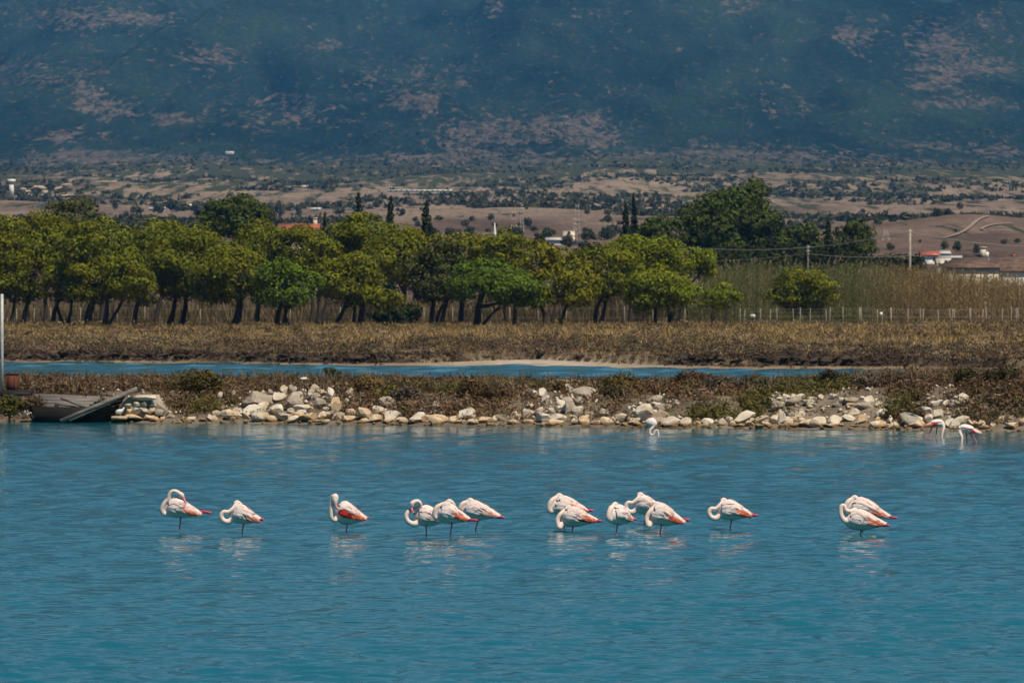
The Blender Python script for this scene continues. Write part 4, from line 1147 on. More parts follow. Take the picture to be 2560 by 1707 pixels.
def wing(body, side, r, coral=0.6, x_of=lambda u: u, black=0.3, droop=0.0):
    V = []; Q = []; C = []; n = 0
    def add(*a):
        nonlocal n
        v, q, c = feather(body, side, *a); V.append(v); Q.append(q + n); C.append(c); n += len(v)
    D = math.radians
    for i in range(9):     # black flight feathers peeping out below
        if r.random() < black: add(x_of(r.uniform(0.42, 0.5)), x_of(r.uniform(0.75, 0.95)), D(r.uniform(92, 104)), D(r.uniform(100, 116)), 0.022, 0.002, BLK, BLK)
    for i in range(16):    # red lesser coverts and coral secondaries
        u0 = r.uniform(0.40, 0.62); c = CORAL * r.uniform(0.75, 1.1) if r.random() < 0.6 else CRIM * r.uniform(0.8, 1.3)
        if r.random() > coral: c = WHT * r.uniform(0.85, 1) * np.array((1, .9, .88))
        add(x_of(u0), x_of(u0 + r.uniform(0.24, 0.4)), D(r.uniform(56, 94)), D(r.uniform(78, 114) + droop), 0.038, 0.022, c, c * 0.5 + CORAL * 0.5)
    for i in range(16):    # breast-side coverts
        u0 = r.uniform(0.12, 0.34); c = WHT * r.uniform(0.85, 1.05)
        ta = r.uniform(62, 98)
        if coral >= 1 and ta > 72: c = CRIM * r.uniform(0.9, 1.6)
        add(x_of(u0), x_of(u0 + r.uniform(0.2, 0.32)), D(ta), D(ta + r.uniform(8, 14)), 0.036, 0.008 + 0.016 * r.random(), c * 0.96, c)
    for i in range(20):    # long white scapulars
        u0 = r.uniform(0.14, 0.46); c = WHT * r.uniform(0.70, 1.08); c2 = c * np.array((1, 0.86, 0.83))
        add(x_of(u0), x_of(u0 + r.uniform(0.26, 0.42)), D(r.uniform(18, 62)), D(r.uniform(32, 84) + droop), 0.040, 0.016 + 0.016 * r.random(), c, c2)
    for i in range(9):     # tertials towards the tail
        u0 = r.uniform(0.56, 0.74); c = WHT * r.uniform(0.9, 1.05)
        add(x_of(u0), x_of(min(1.02, u0 + r.uniform(0.22, 0.34))), D(r.uniform(20, 70)), D(r.uniform(30, 85)), 0.036, 0.016, c, c * np.array((1, .86, .82)))
    return make_mesh('wing', np.concatenate(V), np.concatenate(Q), [M_FEATH], np.clip(np.concatenate(C), 0, 0.95), smooth=True)

GF = 'flamingos resting in the lagoon'
def flamingo(label, base, sec, tubes, seed, yaw=0.0, coral=0.6, black=0.3, bill=None, wings=True, droop=0.0, group=GF, scale=1.0):
    """tubes: (path, radii, colour) for neck, head, legs; all in metres from the standing foot at the water line"""
    r = np.random.default_rng(seed)
    body = Body(sec)
    mb = MB(); v, q, t = body.loft(); mb.add(v, q, t)
    samples = []; nb = 40
    for x in np.linspace(sec[0][0], sec[-1][0], nb):
        zc, ry, rz = body.at(x)
        samples.append((x, 0, zc, (ry + rz) / 2, *WHT))
    for path, rad, col in tubes:
        p = catmull(path, 5); rd = np.interp(np.linspace(0, 1, len(p)), np.linspace(0, 1, len(rad)), rad)
        mb.tube(p, rd, 10)
        for a, b in zip(p, rd): samples.append((*a, b, *col))
    V = np.concatenate(mb.v); me = remesh(V, np.concatenate(mb.q), np.concatenate(mb.t), 0.0075)
    me.name = 'flamingo'
    nv = len(me.vertices); co = np.empty(nv * 3, np.float32); me.vertices.foreach_get('co', co); co = co.reshape(-1, 3)
    S = np.array(samples)
    d = np.linalg.norm(co[:, None, :] - S[None, :, :3], axis=2) - S[None, :, 3]
    d[:, :nb] += 0.02
    colr = S[d.argmin(1), 4:7].copy()
    trunk = d.argmin(1) < nb
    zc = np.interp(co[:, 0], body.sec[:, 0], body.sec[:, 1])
    low = trunk & (co[:, 2] < zc - 0.03); colr[low] = BELLY  # belly shading put into the colour: underside darker and yellower
    ca = me.color_attributes.new('Col', 'FLOAT_COLOR', 'POINT')
    c4 = np.ones((nv, 4), np.float32); c4[:, :3] = colr; ca.data.foreach_set('color', c4.ravel())
    me.polygons.foreach_set('use_smooth', np.ones(len(me.polygons), bool))
    me.materials.clear(); me.materials.append(M_BIRD)
    o = link('flamingo', me, None, base)
    o.rotation_euler = (0, 0, yaw); o.scale = (scale,) * 3
    tag(o, label, 'flamingo', group)
    if wings:
        x0, x1 = body.sec[0, 0], body.sec[-1, 0]
        for side in (-1, 1):
            link('wing', wing(body, side, r, coral, lambda u: x0 + (x1 - x0) * u, black, droop), o)
    if bill is not None:
        p = catmull(bill, 5); nn = len(p)
        rd = np.interp(np.linspace(0, 1, nn), [0, 0.5, 0.8, 1], [0.021, 0.02, 0.014, 0.005])
        v, q, t = tube(p, rd, 8)
        f = np.repeat(np.linspace(0, 1, nn), 8); f = np.concatenate([f, [0, 1]])
        cb = np.where((f > 0.74)[:, None], BLK, PINKB)
        link('bill', make_mesh('bill', v, [q, t], [M_BILL], cb, smooth=True), o)
    return o

def leg(x0, ztop, x1=0.0, y=0.0, col=None):
    return ([(x0, y, ztop), ((x0 + x1) / 2, y, ztop * 0.5), (x1, y, 0.0), (x1, y, -0.44)], [0.019, 0.013, 0.013, 0.013], LEGP if col is None else col)

def trunk_sec(chest, top, belly, tail, width=0.125):
    R = (top - belly) / 2; zc = (top + belly) / 2; L = tail[0] - chest
    prof = [(0, 0.10), (0.04, 0.42), (0.12, 0.74), (0.24, 0.95), (0.36, 1.0), (0.50, 0.92), (0.64, 0.70), (0.78, 0.44), (0.90, 0.22), (1.0, 0.07)]
    out = []
    for u, f in prof:
        z = zc - 0.03 * (u < 0.1) if u <= 0.36 else zc + (tail[1] - zc) * ((u - 0.36) / 0.64) ** 1.15
        if u < 0.36: z = zc - 0.10 * R * (0.36 - u) / 0.36
        out.append((chest + L * u, z, max(0.01, width * min(1, f * 1.05)), max(0.012, R * f)))
    return out

def sleeper(label, px, py, chest, top, belly, tail, ankle, seed, loop=None, head=None, yaw=0.0, coral=0.6, black=0.3, ytoe=0.0, width=0.125, lx=0.0, droop=0.0):
    sec = trunk_sec(chest, top, belly, tail, width)
    tubes = [leg(0.03 + lx, belly + 0.06, 0.0)]
    # folded leg: shank out to the ankle joint and back
    ax, az = ankle
    tubes.append(([(tail[0] * 0.45, -0.02, belly + 0.10), (tail[0] * 0.8, -0.02, (tail[1] + az) / 2), (ax - 0.03, -0.02, az + 0.004), (ax, -0.02, az)], [0.02, 0.017, 0.020, 0.023], JOINT))
    tubes.append(([(ax, -0.02, az), (ax - 0.06, -0.03, az + 0.018), (tail[0] * 0.9, -0.03, az + 0.03)], [0.022, 0.013, 0.012], JOINT))
    if head is None: head = (chest + 0.12, top)
    hx, hz_ = head
    nk = [0.040, 0.036, 0.033, 0.031, 0.030, 0.030, 0.031]
    zc = (top + belly) / 2
    if loop == 'ring':       # neck curls forward into a ring, then back over the shoulder
        tubes.append(([(chest + 0.10, -0.03, belly + 0.10), (chest - 0.01, -0.05, belly + 0.035), (chest - 0.09, -0.06, belly + 0.06), (chest - 0.125, -0.06, belly + 0.13), (chest - 0.085, -0.06, belly + 0.195), (chest - 0.01, -0.06, belly + 0.195), (chest + 0.07, -0.05, zc + 0.10), (hx, 0.0, hz_ - 0.02)], np.array([0.05, 0.042, 0.036, 0.034, 0.033, 0.032, 0.03, 0.032]) * 1.15, NECK))
    elif loop == 'hang':     # neck drops in a narrow fold in front of the breast
        tubes.append(([(chest + 0.12, -0.02, belly + 0.10), (chest + 0.05, -0.07, belly + 0.03), (chest + 0.02, -0.10, belly - 0.005), (chest - 0.005, -0.10, belly + 0.05), (chest - 0.005, -0.09, belly + 0.14), (chest + 0.05, -0.08, zc + 0.06), (hx, 0, hz_ - 0.02)], np.array([0.05, 0.042, 0.038, 0.036, 0.034, 0.032, 0.032]) * 1.15, NECK))
    elif loop == 'arch':     # neck raised in a tight arch before the breast
        tubes.append(([(chest + 0.10, -0.02, belly + 0.14), (chest + 0.01, -0.04, belly + 0.16), (chest - 0.05, -0.05, zc + 0.09), (chest - 0.045, -0.05, top + 0.05), (chest + 0.0, -0.05, top + 0.07), (chest + 0.03, -0.05, top + 0.0), (chest + 0.09, -0.04, top - 0.02), (hx, 0, hz_ - 0.02)], np.array([0.05, 0.042, 0.036, 0.032, 0.030, 0.030, 0.032, 0.032]) * 1.15, NECK))
    else:                    # neck pressed flat against the breast
        tubes.append(([(chest + 0.10, 0, belly + 0.10), (chest + 0.005, -0.02, belly + 0.10), (chest - 0.012, -0.03, zc), (chest + 0.03, -0.03, zc + 0.10), (hx - 0.03, 0, hz_ - 0.04), (hx + 0.02, 0, hz_ - 0.02)], np.array([0.05, 0.045, 0.040, 0.038, 0.034, 0.034]) * 1.15, NECK))
    # head laid on the back, bill under the feathers
    tubes.append(([(hx - 0.045, 0, hz_ - 0.025), (hx, 0, hz_ - 0.005), (hx + 0.05, 0.0, hz_ - 0.03), (hx + 0.10, 0.0, hz_ - 0.075)], [0.026, 0.036, 0.030, 0.014], NECK))
    b = W(px, py)
    return flamingo(label, b, sec, tubes, seed, yaw, coral, black, None, True, droop)

# 1: preening with arched neck
sec = trunk_sec(-0.27, 0.545, 0.225, (0.38, 0.26))
flamingo('preening flamingo with swan-like arched neck and pink bill on its back', W(449, 1327), sec,
         [leg(0.02, 0.28), ([(0.2, -0.02, 0.33), (0.36, -0.02, 0.315), (0.49, -0.02, 0.30), (0.525, -0.02, 0.298)], [0.02, 0.017, 0.02, 0.024], JOINT), ([(0.525, -0.02, 0.298), (0.45, -0.03, 0.325), (0.33, -0.03, 0.34)], [0.022, 0.013, 0.012], JOINT),
          ([(-0.16, -0.02, 0.30), (-0.25, -0.04, 0.29), (-0.285, -0.05, 0.36), (-0.245, -0.06, 0.46), (-0.185, -0.07, 0.53), (-0.165, -0.08, 0.60), (-0.125, -0.09, 0.655), (-0.065, -0.10, 0.665), (-0.005, -0.10, 0.635), (0.04, -0.10, 0.60)], [0.055, 0.05, 0.045, 0.042, 0.038, 0.035, 0.033, 0.033, 0.034, 0.034], NECK),
          ([(-0.01, -0.10, 0.635), (0.035, -0.10, 0.605), (0.065, -0.105, 0.565)], [0.034, 0.043, 0.03], NECK)], 11, 0.0, 0.5, 0.2,
         bill=[(0.06, -0.105, 0.575), (0.085, -0.11, 0.52), (0.105, -0.11, 0.455), (0.10, -0.11, 0.43)], droop=6)
sleeper('sleeping flamingo with a pale neck ring and drooping white feathers, second from the west', 605.5, 1334, -0.215, 0.475, 0.165, (0.33, 0.205), (0.35, 0.24), 12, 'ring', (-0.085, 0.525), coral=0.45, black=0.1, droop=10)
# 3: facing the camera a little, large red wing patch
sec = trunk_sec(-0.20, 0.495, 0.125, (0.34, 0.20), 0.14)
flamingo('flamingo with oval head lowered and the largest crimson wing patch', W(866, 1329), sec,
         [leg(0.02, 0.2), ([(0.2, -0.02, 0.25), (0.30, -0.02, 0.24), (0.36, -0.02, 0.235), (0.378, -0.02, 0.233)], [0.02, 0.017, 0.02, 0.026], JOINT),
          ([(-0.12, -0.03, 0.24), (-0.19, -0.08, 0.20), (-0.24, -0.11, 0.235), (-0.25, -0.12, 0.32), (-0.245, -0.12, 0.42), (-0.235, -0.12, 0.52), (-0.205, -0.13, 0.60)], np.array([0.05, 0.043, 0.038, 0.036, 0.035, 0.036, 0.04]) * 1.15, NECK),
          ([(-0.195, -0.12, 0.615), (-0.185, -0.14, 0.58), (-0.185, -0.155, 0.52), (-0.178, -0.165, 0.46)], [0.048, 0.062, 0.054, 0.032], NECK)], 13, 0.0, 1.0, 0.55,
         bill=[(-0.18, -0.17, 0.475), (-0.165, -0.18, 0.43), (-0.145, -0.185, 0.385), (-0.135, -0.18, 0.37)], droop=4)
# 4: S-necked preener
sec = trunk_sec(-0.20, 0.475, 0.15, (0.36, 0.24))
flamingo('flamingo twisting its neck in a double curve with black-tipped bill at its breast', W(1065.7, 1338), sec,
         [leg(0.0, 0.22), ([(0.2, 0.05, 0.27), (0.30, 0.05, 0.26), (0.36, 0.05, 0.255)], [0.02, 0.017, 0.022], JOINT),
          ([(-0.10, -0.04, 0.22), (-0.20, -0.08, 0.19), (-0.295, -0.10, 0.235), (-0.325, -0.10, 0.32), (-0.285, -0.09, 0.395), (-0.20, -0.05, 0.43), (-0.115, -0.06, 0.455), (-0.095, -0.09, 0.515), (-0.135, -0.11, 0.56), (-0.195, -0.12, 0.555)], [0.06, 0.05, 0.042, 0.038, 0.036, 0.034, 0.033, 0.033, 0.034, 0.036], NECK),
          ([(-0.185, -0.12, 0.555), (-0.225, -0.125, 0.525), (-0.235, -0.13, 0.475)], [0.036, 0.044, 0.032], NECK)], 14, 0.0, 0.15, 0.1,
         bill=[(-0.235, -0.13, 0.485), (-0.235, -0.14, 0.43), (-0.215, -0.145, 0.385), (-0.155, -0.145, 0.345)])
sleeper('sleeping flamingo in the middle of the trio with a bold coral flank', 1125.9, 1343, -0.235, 0.555, 0.225, (0.32, 0.275), (0.445, 0.275), 15, None, (-0.02, 0.595), yaw=-0.1, coral=0.85, black=0.25)
sleeper('white sleeping flamingo at the east end of the trio, farther out', 1188.8, 1327, -0.245, 0.50, 0.185, (0.42, 0.235), (0.49, 0.225), 16, None, (-0.09, 0.525), yaw=-0.14, coral=0.3, black=0.15, lx=0.03)
sleeper('sleeping flamingo standing behind a lower one with its neck against the breast', 1411, 1321.6, -0.25, 0.54, 0.205, (0.41, 0.285), (0.49, 0.30), 17, None, (-0.09, 0.575), yaw=0.16, coral=0.45, black=0.1)
sleeper('low sleeping flamingo with neck hanging in a narrow fold near the water', 1430.5, 1328, -0.235, 0.405, 0.075, (0.42, 0.165), (0.485, 0.17), 18, 'hang', (-0.06, 0.415), coral=0.75, black=0.1)
sleeper('small greyish sleeping flamingo seen half from behind', 1541, 1335, -0.19, 0.475, 0.155, (0.36, 0.21), (0.42, 0.235), 19, None, (-0.03, 0.505), yaw=math.radians(42), coral=0.35, black=0.3)
sleeper('sleeping flamingo with pale neck ring behind the coral-tailed one', 1610.5, 1311.8, -0.19, 0.50, 0.185, (0.35, 0.24), (0.44, 0.285), 20, 'ring', (-0.07, 0.535), coral=0.5, black=0.2)
sleeper('sleeping flamingo with long pointed coral tail in front of the ring-necked one', 1650.7, 1333, -0.215, 0.49, 0.135, (0.41, 0.165), (0.48, 0.22), 21, 'hang', (-0.05, 0.50), coral=0.95, black=0.3)
sleeper('solitary sleeping flamingo with closed neck ring east of the group', 1825.4, 1323, -0.24, 0.485, 0.155, (0.38, 0.225), (0.465, 0.23), 22, 'ring', (-0.11, 0.505), yaw=0.10, coral=0.75, black=0.3)
sleeper('flamingo behind the front bird of the easternmost resting pair', 2156, 1328.5, -0.27, 0.555, 0.225, (0.46, 0.235), (0.575, 0.225), 23, None, (-0.13, 0.58), coral=0.25, black=0.05)
sleeper('front flamingo of the easternmost resting pair with a small raised neck arch', 2151, 1338, -0.27, 0.415, 0.085, (0.42, 0.165), (0.475, 0.16), 24, 'arch', (-0.10, 0.43), coral=0.9, black=0.3)

GW = 'flamingos feeding near the dyke'
# far bird with head under water, seen nearly end on
flamingo('lone white flamingo before the rocks with S-shaped neck and head submerged', W(1627, 1088.5), [(-0.16, 0.37, 0.03, 0.03), (-0.13, 0.375, 0.07, 0.08), (-0.06, 0.37, 0.12, 0.13), (0.03, 0.37, 0.145, 0.155), (0.10, 0.365, 0.125, 0.135), (0.16, 0.35, 0.07, 0.08), (0.185, 0.34, 0.02, 0.03)],
         [([(-0.10, 0, 0.28), (-0.14, 0, 0.17), (-0.175, 0, 0.09), (-0.15, 0, 0.0), (-0.15, 0, -0.44)], [0.022, 0.014, 0.014, 0.011, 0.011], LEGP * 0.5),  # leg pink halved to paint in the body's shadow
          ([(0.09, -0.04, 0.33), (0.04, -0.08, 0.23), (-0.02, -0.10, 0.16), (-0.03, -0.11, 0.075), (0.02, -0.12, 0.02), (0.085, -0.12, 0.045), (0.115, -0.12, 0.12), (0.155, -0.12, 0.165), (0.20, -0.12, 0.13), (0.215, -0.12, 0.05), (0.21, -0.12, -0.03)], [0.07, 0.045, 0.034, 0.031, 0.029, 0.026, 0.024, 0.024, 0.025, 0.03, 0.03], NECK * np.array((1, 1.05, 1.08)))], 31, 0, 0.0, 0.0, wings=False, group=GW)
flamingo('wading flamingo with orange tail pointing west and neck lowered to the water', W(2340, 1094), [(-0.34, 0.325, 0.015, 0.02), (-0.26, 0.345, 0.05, 0.045), (-0.16, 0.37, 0.09, 0.075), (-0.04, 0.395, 0.12, 0.098), (0.08, 0.41, 0.125, 0.105), (0.17, 0.405, 0.10, 0.09), (0.23, 0.395, 0.06, 0.06), (0.255, 0.39, 0.02, 0.025)],
         [([(-0.12, -0.03, 0.30), (-0.17, -0.03, 0.17), (-0.26, -0.03, 0.03), (-0.29, -0.03, -0.05), (-0.30, -0.03, -0.44)], [0.024, 0.017, 0.015, 0.014, 0.013], LEGP), ([(0.03, 0.03, 0.31), (0.02, 0.03, 0.2), (0.0, 0.03, 0.0), (0.0, 0.03, -0.44)], [0.024, 0.017, 0.014, 0.013], LEGP),
          ([(0.19, -0.02, 0.38), (0.215, -0.06, 0.30), (0.19, -0.09, 0.20), (0.165, -0.10, 0.10), (0.15, -0.10, -0.04)], np.array([0.05, 0.038, 0.032, 0.030, 0.03]) * 1.15, NECK)], 32, 0, 0.0, 0.0, wings=False, group=GW)
flamingo('wading flamingo bending its neck straight down west of its long stepping legs', W(2418, 1107), [(-0.255, 0.40, 0.03, 0.035), (-0.22, 0.40, 0.08, 0.075), (-0.12, 0.395, 0.12, 0.11), (0.0, 0.375, 0.125, 0.115), (0.12, 0.345, 0.10, 0.095), (0.24, 0.305, 0.065, 0.06), (0.34, 0.275, 0.035, 0.03), (0.40, 0.26, 0.012, 0.012)],
         [([(-0.02, 0.03, 0.27), (-0.02, 0.03, 0.15), (-0.005, 0.03, 0.0), (-0.005, 0.03, -0.44)], [0.026, 0.018, 0.015, 0.014], LEGP), ([(0.06, -0.03, 0.28), (0.14, -0.03, 0.17), (0.25, -0.03, 0.02), (0.27, -0.03, -0.44)], [0.028, 0.018, 0.015, 0.014], LEGP),
          ([(-0.18, -0.02, 0.36), (-0.205, -0.06, 0.28), (-0.17, -0.09, 0.20), (-0.155, -0.10, 0.10), (-0.175, -0.10, -0.04)], np.array([0.06, 0.046, 0.038, 0.034, 0.032]) * 1.15, NECK)], 33, 0, 0.0, 0.0, wings=False, group=GW)
# wing of the two walking birds: white shell with coral and crimson patch
def simple_wing(o, sec, ranges, seed):
    r = np.random.default_rng(seed); body = Body(sec)
    for side in (-1, 1):
        V = []; Q = []; C = []; n = 0
        for (x0, x1, t0, t1, cnt, c, off) in ranges:
            for i in range(cnt):
                a = r.uniform(0, 1); th = math.radians(t0 + (t1 - t0) * a)
                v, q, cc = feather(body, side, x0 + r.uniform(-.02, .02), x1 + r.uniform(-.03, .03), th, th + math.radians(6), 0.035, off, np.array(c), np.array(c) * 0.97)
                V.append(v); Q.append(q + n); C.append(cc); n += len(v)
        link('wing', make_mesh('wing', np.concatenate(V), np.concatenate(Q), [M_FEATH], np.clip(np.concatenate(C), 0, .95), smooth=True), o)
f2 = [o for o in COL.objects if o.name.startswith('flamingo')]
west = [o for o in f2 if o['label'].startswith('wading flamingo with orange')][0]
east = [o for o in f2 if o['label'].startswith('wading flamingo bending')][0]
secw = [(-0.34, 0.325, 0.015, 0.02), (-0.26, 0.345, 0.05, 0.045), (-0.16, 0.37, 0.09, 0.075), (-0.04, 0.395, 0.12, 0.098), (0.08, 0.41, 0.125, 0.105), (0.17, 0.405, 0.10, 0.09), (0.255, 0.39, 0.02, 0.025)]
simple_wing(west, secw, [(-0.05, -0.33, 50, 110, 16, CORAL * np.array((1.1, 1.3, 1.0)), 0.004), (0.02, -0.10, 70, 112, 8, CRIM * np.array((1.5, 1, 2)), 0.010), (0.16, -0.12, 15, 60, 14, WHT, 0.012)], 41)
sece = [(-0.255, 0.40, 0.03, 0.035), (-0.22, 0.40, 0.08, 0.075), (-0.12, 0.395, 0.12, 0.11), (0.0, 0.375, 0.125, 0.115), (0.12, 0.345, 0.10, 0.095), (0.24, 0.305, 0.065, 0.06), (0.34, 0.275, 0.035, 0.03), (0.40, 0.26, 0.012, 0.012)]
simple_wing(east, sece, [(0.10, 0.20, 75, 110, 8, np.array((0.62, 0.06, 0.08)), 0.010), (-0.05, 0.02, 70, 95, 4, PINKB, 0.012), (-0.16, 0.16, 15, 70, 14, WHT, 0.008), (0.14, 0.38, 40, 90, 8, WHT * np.array((1, .85, .8)), 0.006)], 42)

# white waterbird on the old masonry
b = raycast(300, 1040, 178, 200, hz)
sec = [(-0.13, 0.12, 0.02, 0.02), (-0.10, 0.13, 0.05, 0.05), (-0.03, 0.14, 0.075, 0.075), (0.05, 0.15, 0.07, 0.07), (0.10, 0.17, 0.045, 0.05), (0.13, 0.19, 0.02, 0.02)]
body = Body(sec); mb = MB(); mb.add(*body.loft())
for pth, rd in (([(0.09, 0, 0.17), (0.12, 0, 0.22), (0.13, 0, 0.25), (0.17, 0, 0.245)], [0.04, 0.03, 0.03, 0.012]), ([(0.02, 0.02, 0.1), (0.02, 0.02, -0.02)], [0.008, 0.007]), ([(0.03, -0.02, 0.1), (0.03, -0.02, -0.02)], [0.008, 0.007])):
    pp = catmull(pth, 4); mb.tube(pp, np.interp(np.linspace(0, 1, len(pp)), np.linspace(0, 1, len(rd)), rd), 8)
me = remesh(np.concatenate(mb.v), np.concatenate(mb.q), np.concatenate(mb.t), 0.007); me.materials.clear(); me.materials.append(M_WHITE); me.polygons.foreach_set('use_smooth', np.ones(len(me.polygons), bool))
GULL = link('gull', me); GULL['label'] = 'small white gull beside the dark end of the broken jetty'; GULL['category'] = 'bird'

# ------------------------------------------------------------------ old masonry and broken jetty on the left
def zl(x, y): return x / 3.675, 900 + y / 3.675
def plank(mb, a, b, w, t, up=(0, 0, 1)):
    a = np.asarray(a, float); b = np.asarray(b, float); d = b - a; L = np.linalg.norm(d); d /= L
    u = np.asarray(up, float); s = np.cross(d, u); s /= np.linalg.norm(s); u = np.cross(s, d)
    mb.box((a + b) / 2, (L, w, t), np.stack([d, s, u], 1))
DJ = 185.0
ab = empty('stone_abutment', P(*zl(1300, 560), 183.7), 'low pale masonry stub with sloping rubble side beside the broken jetty', 'masonry')
def rel(root, me, name): return link(name, me, root)
root0 = np.array(ab.location)
mb = MB()
prof = [zl(1015, 572), zl(1150, 350), zl(1200, 338), zl(1395, 340), zl(1420, 390), zl(1620, 520), zl(1720, 572)]
f0 = np.array([P(x, y, 183.75) for x, y in prof]) - root0; f1 = f0 + np.array([0.15, 1.8, 0.06]); nn = len(f0)
mb.add(np.concatenate([f0, f1]), [[i, i + 1, nn + i + 1, nn + i] for i in range(nn - 1)])
cv = np.concatenate([f0, [f0.mean(0)]]); mb.add(cv, None, [[i, nn, i + 1] for i in range(nn - 1)] + [[nn - 1, nn, 0]])
rel(ab, mb.mesh('mortar_core', [M_ROCK3]), 'mortar_core')
for e in [(1215,527,165,52,1),(1372,527,150,52,1),(1495,542,85,40,1),(1240,462,95,70,0),(1172,412,62,42,0),(1330,458,65,55,0),(1255,402,55,42,0),(1295,352,220,40,0),(1180,470,60,50,1),(1395,460,70,50,1),(1090,545,90,40,1),(1460,480,80,50,2),(1560,520,90,50,2),(1400,410,60,40,2),(1640,555,90,35,1),(1320,400,60,45,1)]:
    x, y = zl(e[0], e[1])
    o = stone_at(x, y, e[2] / 3.675, e[3] / 3.675, e[4], 0.0, None, 'stone', D=183.6)
    o.parent = ab; o.location = tuple(np.array(o.location) - root0)
GULL.location = tuple(P(*zl(1098, 512), 183.35))
GULL.rotation_euler = (0, 0, 0.0)
mbx = MB(); mbx.box((0, 0, -0.06), (0.5, 0.35, 0.12))
led = link('ledge_stone', mbx.mesh('ledge_stone', [M_ROCK2]), ab); led.location = tuple(P(*zl(1098, 514), 183.35) - root0)

jt = empty('wooden_jetty', P(*zl(700, 575), 184.6), 'broken grey wooden jetty with one beam jutting up over dark planking', 'jetty')
jr = np.array(jt.location)
def jp(x, y, D): return P(*zl(x, y), D) - jr
mb = MB(); plank(mb, jp(555, 562, 182.9), jp(1258, 262, 183.6), 0.15, 0.13); link('beam', mb.mesh('beam', [M_WOOD]), jt)
mb = MB(); plank(mb, jp(640, 558, 182.95), jp(1100, 352, 183.45), 0.10, 0.06); link('beam', mb.mesh('beam', [M_WOOD]), jt)
for (a, b, c, d_, w, m) in [((300, 325), (1000, 352), 186.4, 186.2, 0.30, M_WOOD), ((330, 352), (900, 372), 186.0, 185.9, 0.30, M_WOOD), ((370, 385), (860, 398), 185.6, 185.5, 0.30, M_WOOD), ((400, 418), (820, 420), 185.25, 185.1, 0.28, M_WOOD),
                            ((430, 445), (740, 445), 184.95, 184.8, 0.26, M_WOOD), ((500, 470), (690, 468), 184.7, 184.5, 0.24, M_WOOD), ((560, 345), (770, 425), 185.1, 184.8, 0.12, M_WOOD), ((0, 300), (290, 300), 186.8, 186.6, 0.5, M_WOODD), ((290, 318), (1010, 335), 186.7, 186.6, 0.12, M_WOODD)]:
    mb = MB(); plank(mb, jp(*a, c), jp(*b, d_), w, 0.06, (0, -0.25, 1)); link('plank', mb.mesh('plank', [m]), jt)
NS = 6
for i in range(NS):                     # dark lapped side boards fanning from the waterline up to the raised end
    u0, u1 = i / NS, (i + 1) / NS - 0.01
    r0_ = (1160 - 155 * u0, 322 + 252 * u0); r1_ = (1160 - 155 * u1, 322 + 252 * u1)
    l0_ = (585 + 12 * u0, 552 + 22 * u0); l1_ = (585 + 12 * u1, 552 + 22 * u1)
    lap = 0.02 * (i % 2)
    q4 = np.array([jp(*l0_, 183.05 + lap), jp(*r0_, 183.62 + lap), jp(*r1_, 183.60 + lap), jp(*l1_, 183.03 + lap)])
    mb = MB(); q8 = np.concatenate([q4, q4 + [0, 0.05, 0]])
    mb.add(q8, [[0, 1, 2, 3], [4, 7, 6, 5], [0, 4, 5, 1], [1, 5, 6, 2], [2, 6, 7, 3], [3, 7, 4, 0]])
    link('side_board', mb.mesh('side_board', [M_WOODD]), jt)
mb = MB(); mb.box(jp(760, 530, 184.2), (3.2, 0.08, 0.7)); link('back_board', mb.mesh('back_board', [M_WOODD]), jt)
for (x, D) in ((330, 186.4), (520, 184.9), (980, 186.3)):
    p = jp(x, 460, D); mb = MB(); mb.tube(np.array([p + [0, 0, 0.2], [p[0], p[1], -jr[2] - 0.4]]), [0.07, 0.08], 8); link('pile', mb.mesh('pile', [M_WOODD]), jt)

# steel pole with the edge of a sign panel, rusty box
pb = P(5, 948, 188.0); gz = float(hz(pb[0], 188.0))
po = empty('sign_pole', (pb[0], 188.0, gz), 'white steel pole with the edge of a dark board at the picture border', 'pole')
hh = P(5, 735, 188.0)[2] - gz
mb = MB(); mb.tube(np.array([[0, 0, -0.3], [0, 0, hh * 0.5], [0, 0, hh]]), [0.052, 0.052, 0.05], 14); link('post', mb.mesh('post', [M_GALV], True), po)
z0 = P(5, 790, 188.0)[2] - gz
mb = MB(); mb.box((-0.50, 0.0, (z0 + hh - 0.05) / 2), (0.86, 0.03, hh - 0.05 - z0)); link('board', mb.mesh('board', [mat_var('dark_green_board', (0.02, 0.035, 0.04), (0.035, 0.05, 0.055), 3, 0.5, 0.0)]), po)
q = P(31, 958, 187.4); gz = float(hz(q[0], 187.4))
rb = empty('rusty_box', (q[0], 187.4, gz), 'rust-brown metal box on a dark base beside the white pole', 'box')
top = P(31, 935, 187.4)[2] - gz
mb = MB(); mb.box((0, 0, top * 0.68), (0.37, 0.36, top * 0.64)); mb.box((0, 0, top + 0.012), (0.42, 0.40, 0.03)); link('casing', mb.mesh('casing', [M_RUST]), rb)
mb = MB(); mb.box((-0.05, 0, top * 0.17), (0.62, 0.5, top * 0.38)); link('plinth', mb.mesh('plinth', [M_WOODD]), rb)
for s in (-0.09, 0.09):
    mb = MB(); mb.box((s, -0.19, top * 0.68), (0.02, 0.02, top * 0.58)); link('rib', mb.mesh('rib', [M_RUST]), rb)

# white pipe lying on the dyke
a = P(1050, 1000, 182.6); bq = P(1160, 1000, 182.9)
mbp = MB(); mbp.tube(np.array([a, (a + bq) / 2, bq]), [0.075, 0.075, 0.072], 14)
pipe = empty('concrete_pipe', (a + bq) / 2, 'pale concrete pipe lying level on the scrub', 'pipe')
me = mbp.mesh('barrel', [M_CONC], True); ob = link('barrel', me, pipe); ob.location = tuple(-(a + bq) / 2)
mbp = MB(); mbp.tube(np.array([a + [-0.02, 0, 0], a + [0.09, 0, 0]]), [0.092, 0.092], 14); ob = link('collar', mbp.mesh('collar', [M_CONC], True), pipe); ob.location = tuple(-(a + bq) / 2)

